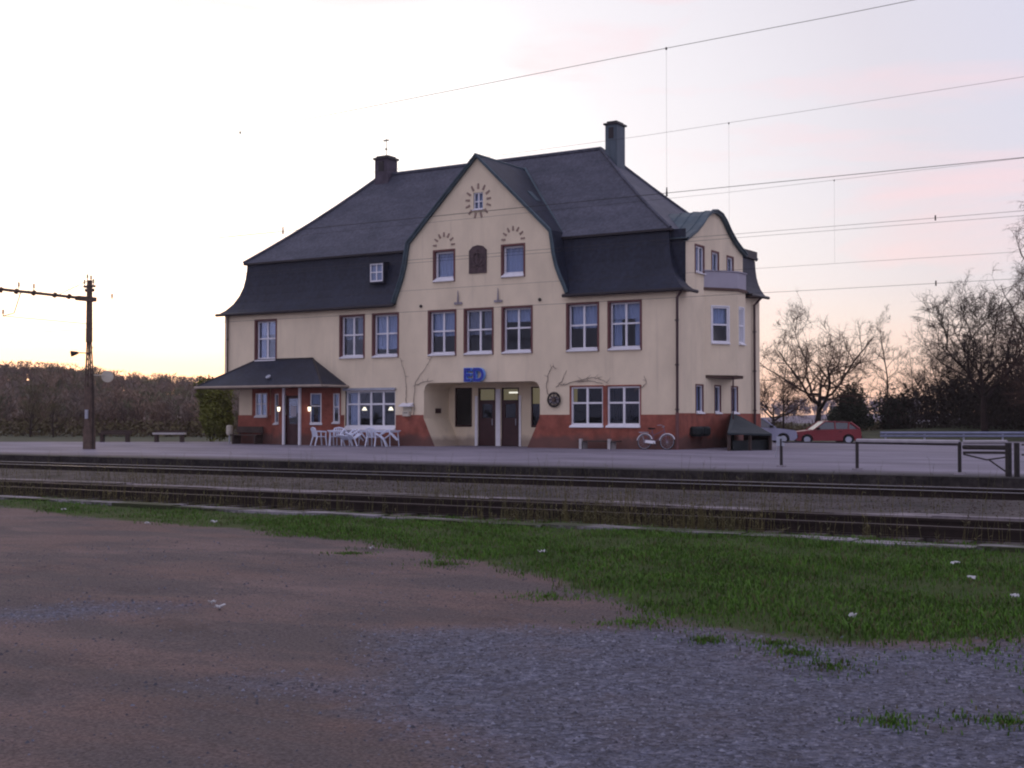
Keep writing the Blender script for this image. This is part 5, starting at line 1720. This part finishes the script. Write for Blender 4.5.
bush('evergreen_shrub', (-8.6, 48.0, -.1), 12, 1.6, 2.7, 3000, .11, 'leaf_dark', 'small dark shrub behind the forked tree trunk', 'shrub', 'dark shrubs beside the wood')
bush('spring_bush', (-30.9, 5.2, -.2), 8, 1.75, 4.3, 10000, .085, 'leaf_green', 'fresh yellow green bush beside the left end of the station')
# dark wood edge
def thicket(seed, line, n, h0, h1, depth, tw=.018):
    rr = random.Random(seed); mb = MB()
    for q in range(n):
        u = rr.random()
        p = Vector(line[0]).lerp(Vector(line[1]), u)
        nrm = (Vector(line[1]) - Vector(line[0])).normalized(); nrm = Vector((-nrm.y, nrm.x, 0))
        p = p + nrm * rr.uniform(0, depth)
        hh = (h0 + (h1 - h0) * u) * (.88 + .45 * mnoise.noise(Vector((u * 7, seed, 0))) + rr.uniform(-.18, .22))
        z = rr.random() ** .8 * hh
        d = Vector((rr.gauss(0, .5), rr.gauss(0, .5), rr.uniform(.2, 1))).normalized()
        l = rr.uniform(.3, .9)
        if rr.random() < .45:
            mb.cur = 0
            sd = d.orthogonal().normalized(); sd = rot_about(sd, d, rr.uniform(0, 6.28)) * tw
            base = p + Vector((0, 0, z))
            mb.add([base - sd, base + sd, base + d * l], [(0, 1, 2)])
        else:
            mb.cur = 1
            s = rr.uniform(.06, .20)
            a_ = Vector((rr.gauss(0, 1), rr.gauss(0, 1), rr.gauss(0, 1))).normalized(); w = a_.orthogonal().normalized()
            base = p + Vector((0, 0, z * .92))
            mb.add([base - a_ * s, base + w * s * .6, base + a_ * s, base - w * s * .6], [(0, 1, 2, 3)])
    return mb
th = thicket(2, ((-4.8, 44.5, -.2), (18.5, 36.0, .2)), 52000, 4.0, 6.2, 13)
tag(th.build('dark_thicket', ['twig_dark', 'bramble']), 'dense dark undergrowth filling the wood behind the crash barrier', 'undergrowth', kind='stuff')
th = thicket(6, ((-28.0, 50, -.4), (-6, 60, -.3)), 9000, 1.2, 1.6, 8)
tag(th.build('scrub', ['twig', 'twig_green']), 'low warm toned scrub seen between the station and the trees', 'scrub', kind='stuff')

# left: loose trees in front of the hill
LT = [(-58.0, 14.2, .80, 'twig_green', 'tall greenish bare tree farthest left, in front of the hill'), (-54.2, 13.2, .74, 'twig_green', 'greenish bare tree close to the leftmost one'),
      (-60.2, 24.5, .64, 'twig', 'brown bare tree right of the mast, in front of the hill'), (-62.7, 29.0, .66, 'twig', 'brown bare tree midway between mast and station'),
      (-53.5, 23.2, .50, 'twig', 'low brown bare tree with spreading crown left of the green bush'), (-48.5, 20.5, .40, 'twig', 'small bare tree near the green bush'),
      (-66.0, 20.5, .72, 'twig', 'bare tree directly behind the mast'), (-64.0, 11.0, .66, 'twig_green', 'bare tree at the left edge of the photo')]
lin = bare_tree(63, 10.0, .16, trunk=.18, spread=.75, nch=(11, 7, 6, 4), lens=(.60, .5, .5, .5), up=.16)
mesh_cache = {}
for i, (x, y, s, cm, lab) in enumerate(LT):
    root = empty('bare_tree', (x, y, -.2), R(47 * i), lab, 'tree', 'bare trees in front of the hill')
    root.scale = (s * .62, s * .62, s * .50)
    for part, mbp, m_ in (('trunk', lin[0], 'bark'), ('crown', lin[1], cm)):
        if (part, m_) not in mesh_cache:
            mesh_cache[(part, m_)] = mbp.build(part, m_, root, world=False)
        else:
            c = mesh_cache[(part, m_)].copy(); col.objects.link(c); c.parent = root
th = thicket(9, ((-75, 9.0, -.3), (-36, 22, -.3)), 16000, 1.5, 1.7, 16)
tag(th.build('scrub', ['twig', 'twig_green']), 'brown scrub along the far edge of the platform below the hill', 'scrub', kind='stuff')

# far hills
CP = Vector((22.0, -48.1, 0)); FWD = Vector((-.526, .850, 0)); RGT = Vector((.850, .526, 0))
def dirp(px, d): return CP + (FWD + RGT * ((px - 512) / 1300)) * d
def hill(name, prof_px, d0, d1, m_, seed, tree_h):
    mb = MB()
    rows = []
    cols_ = []
    x = prof_px[0][0]
    pf_ = interp(prof_px)
    while x <= prof_px[-1][0]:
        cols_.append(x); x += 8
    nr = 9
    vs = []
    for j in range(nr):
        t_ = j / (nr - 1)
        d = d0 + (d1 - d0) * t_
        for px in cols_:
            top = (418 - pf_(px)) / 1300 * d1 + 1.28 - tree_h
            p = dirp(px, d)
            k = sm(0, 1, t_) if j < nr - 1 else .96
            zz = -1.0 + (top + 1.0) * k + .6 * t_ * mnoise.noise(Vector((px * .02, t_ * 3, seed)))
            vs.append((p.x, p.y, zz))
    nc = len(cols_)
    fs = [(j * nc + i, j * nc + i + 1, (j + 1) * nc + i + 1, (j + 1) * nc + i) for j in range(nr - 1) for i in range(nc - 1)]
    mb.add(vs, fs)
    o = struct(mb.build(name, m_, smooth=True))
    return vs, nr, nc
def far_wood(vs, nr, nc, seed, th_, n, mats, label, j0=0, dens=70, sz=.5):
    rr = random.Random(seed); mb = MB()
    for q in range(n):
        j = rr.uniform(j0, nr - 1.01); i = rr.uniform(0, nc - 1.01)
        a = Vector(vs[int(j) * nc + int(i)]); b_ = Vector(vs[int(j) * nc + int(i) + 1]); c = Vector(vs[(int(j) + 1) * nc + int(i)])
        base = a + (b_ - a) * (i % 1) + (c - a) * (j % 1)
        h = th_ * rr.uniform(.65, 1.25); w = h * rr.uniform(.25, .38)
        mb.cur = rr.randrange(len(mats))
        mb.tube([base, base + Vector((0, 0, h * .8))], [.13, .04], 3, False)
        for k in range(dens):
            u = rr.random() ** .7
            z = h * (.25 + .75 * u)
            r_ = w * math.sqrt(rr.random()) * math.sin(math.pi * min(1, .12 + .85 * (1 - (u - .35) ** 2 * 1.6)))
            an = rr.uniform(0, 6.28)
            p = base + Vector((math.cos(an) * r_, math.sin(an) * r_, z))
            d = Vector((math.cos(an) * .6, math.sin(an) * .6, rr.uniform(.3, 1.1))).normalized() * sz * rr.uniform(.6, 1.6)
            s2 = d.orthogonal().normalized() * sz * .16
            s2 = rot_about(s2, d.normalized(), rr.uniform(0, 6.28))
            mb.add([p - s2, p + s2, p + d], [(0, 1, 2)])
    return tag(mb.build('far_wood', mats), label, 'wood', kind='stuff')
M['hillwood_b'] = mat('far_wood_purple', (0.135, 0.102, 0.080), 1.0, 0.3, 0.05)
M['hillwood_c'] = mat('far_wood_green', (0.10, 0.095, 0.05), 1.0, 0.3, 0.05)
hv = hill('hill', [(-420, 366), (-120, 370), (0, 371), (60, 371), (85, 374), (110, 378), (131, 382), (164, 384), (200, 386), (240, 391), (320, 397), (420, 401)], 150, 330, 'hillsoil', 1, 2.6)
far_wood(*hv, 3, 4.0, 1700, ['hillwood', 'hillwood_b', 'hillwood_c'], 'brown leafless wood covering the slope of the hill on the left', 0, 110, .55)
far_wood(*hv, 8, 2.9, 1300, ['hillwood', 'hillwood_b'], 'brown leafless wood along the crest of the hill on the left', 4.5, 100, .5)
hv = hill('far_ridge', [(400, 412), (600, 411), (760, 410), (840, 406), (900, 406), (1000, 406), (1200, 406)], 420, 700, 'farhill', 2, 4.0)
far_wood(*hv, 5, 7.0, 420, ['farhill'], 'far bluish wooded ridge between the right hand trees', 3, 60, 1.3)

# thin evening haze between the camera and the far hills
hz = MB(); hz.box(-700, 500, -160, 760, -2.5, 40)
hm_ = bpy.data.materials.new('evening_haze')
hm_.use_nodes = True
tt_ = hm_.node_tree
tt_.nodes.remove(tt_.nodes['Principled BSDF'])
pv = N(tt_, 'ShaderNodeVolumePrincipled')
pv.inputs['Color'].default_value = (0.95, 0.86, 0.84, 1)
pv.inputs['Density'].default_value = 0.00022
tt_.links.new(pv.outputs[0], tt_.nodes['Material Output'].inputs['Volume'])
tag(hz.build('haze', hm_), kind='stuff')

# ------------------------------------------------------------------ LITTER ON THE YARD
rr = random.Random(77)
LIT = [(14.00, -40.04, .10, 'pale scrap of paper on the dirt, left one of a close pair'), (14.25, -40.20, .13, 'larger white paper scrap on the dirt, right one of a close pair'),
       (3.85, -33.3, .14, 'white scrap lying at the far left grass edge'), (7.3, -34.6, .12, 'white scrap on the dirt below the grass edge, left'),
       (7.95, -33.9, .15, 'white scrap in the grass strip, left of the photo centre'), (14.35, -35.1, .16, 'white scrap in the grass right of the photo centre'),
       (12.33, -35.7, .10, 'tiny pale scrap at the middle of the grass edge'), (18.72, -33.9, .15, 'white scrap in the grass at upper right'), (19.15, -35.1, .13, 'pale scrap in the right grass, second from the right edge'),
       (19.75, -36.2, .12, 'pale scrap in the grass nearest the right edge'), (18.85, -37.9, .10, 'pale scrap in the lower right grass')]
for x, y, s, lab in LIT:
    z = ground_z(x, y)
    e = MB()
    n = 5; s *= .42
    vs_ = [(x + (i / n - .5) * s * 1.4, y + (j / 2 - .5) * s, z + .015 + rr.uniform(0, .035)) for i in range(n + 1) for j in range(3)]
    fs_ = [(i * 3 + j, i * 3 + j + 1, (i + 1) * 3 + j + 1, (i + 1) * 3 + j) for i in range(n) for j in range(2)]
    e.add(vs_, fs_)
    o = e.build('litter', 'paper')
    so = o.modifiers.new('thick', 'SOLIDIFY'); so.thickness = .006
    tag(o, lab, 'litter', 'pale scraps of litter')
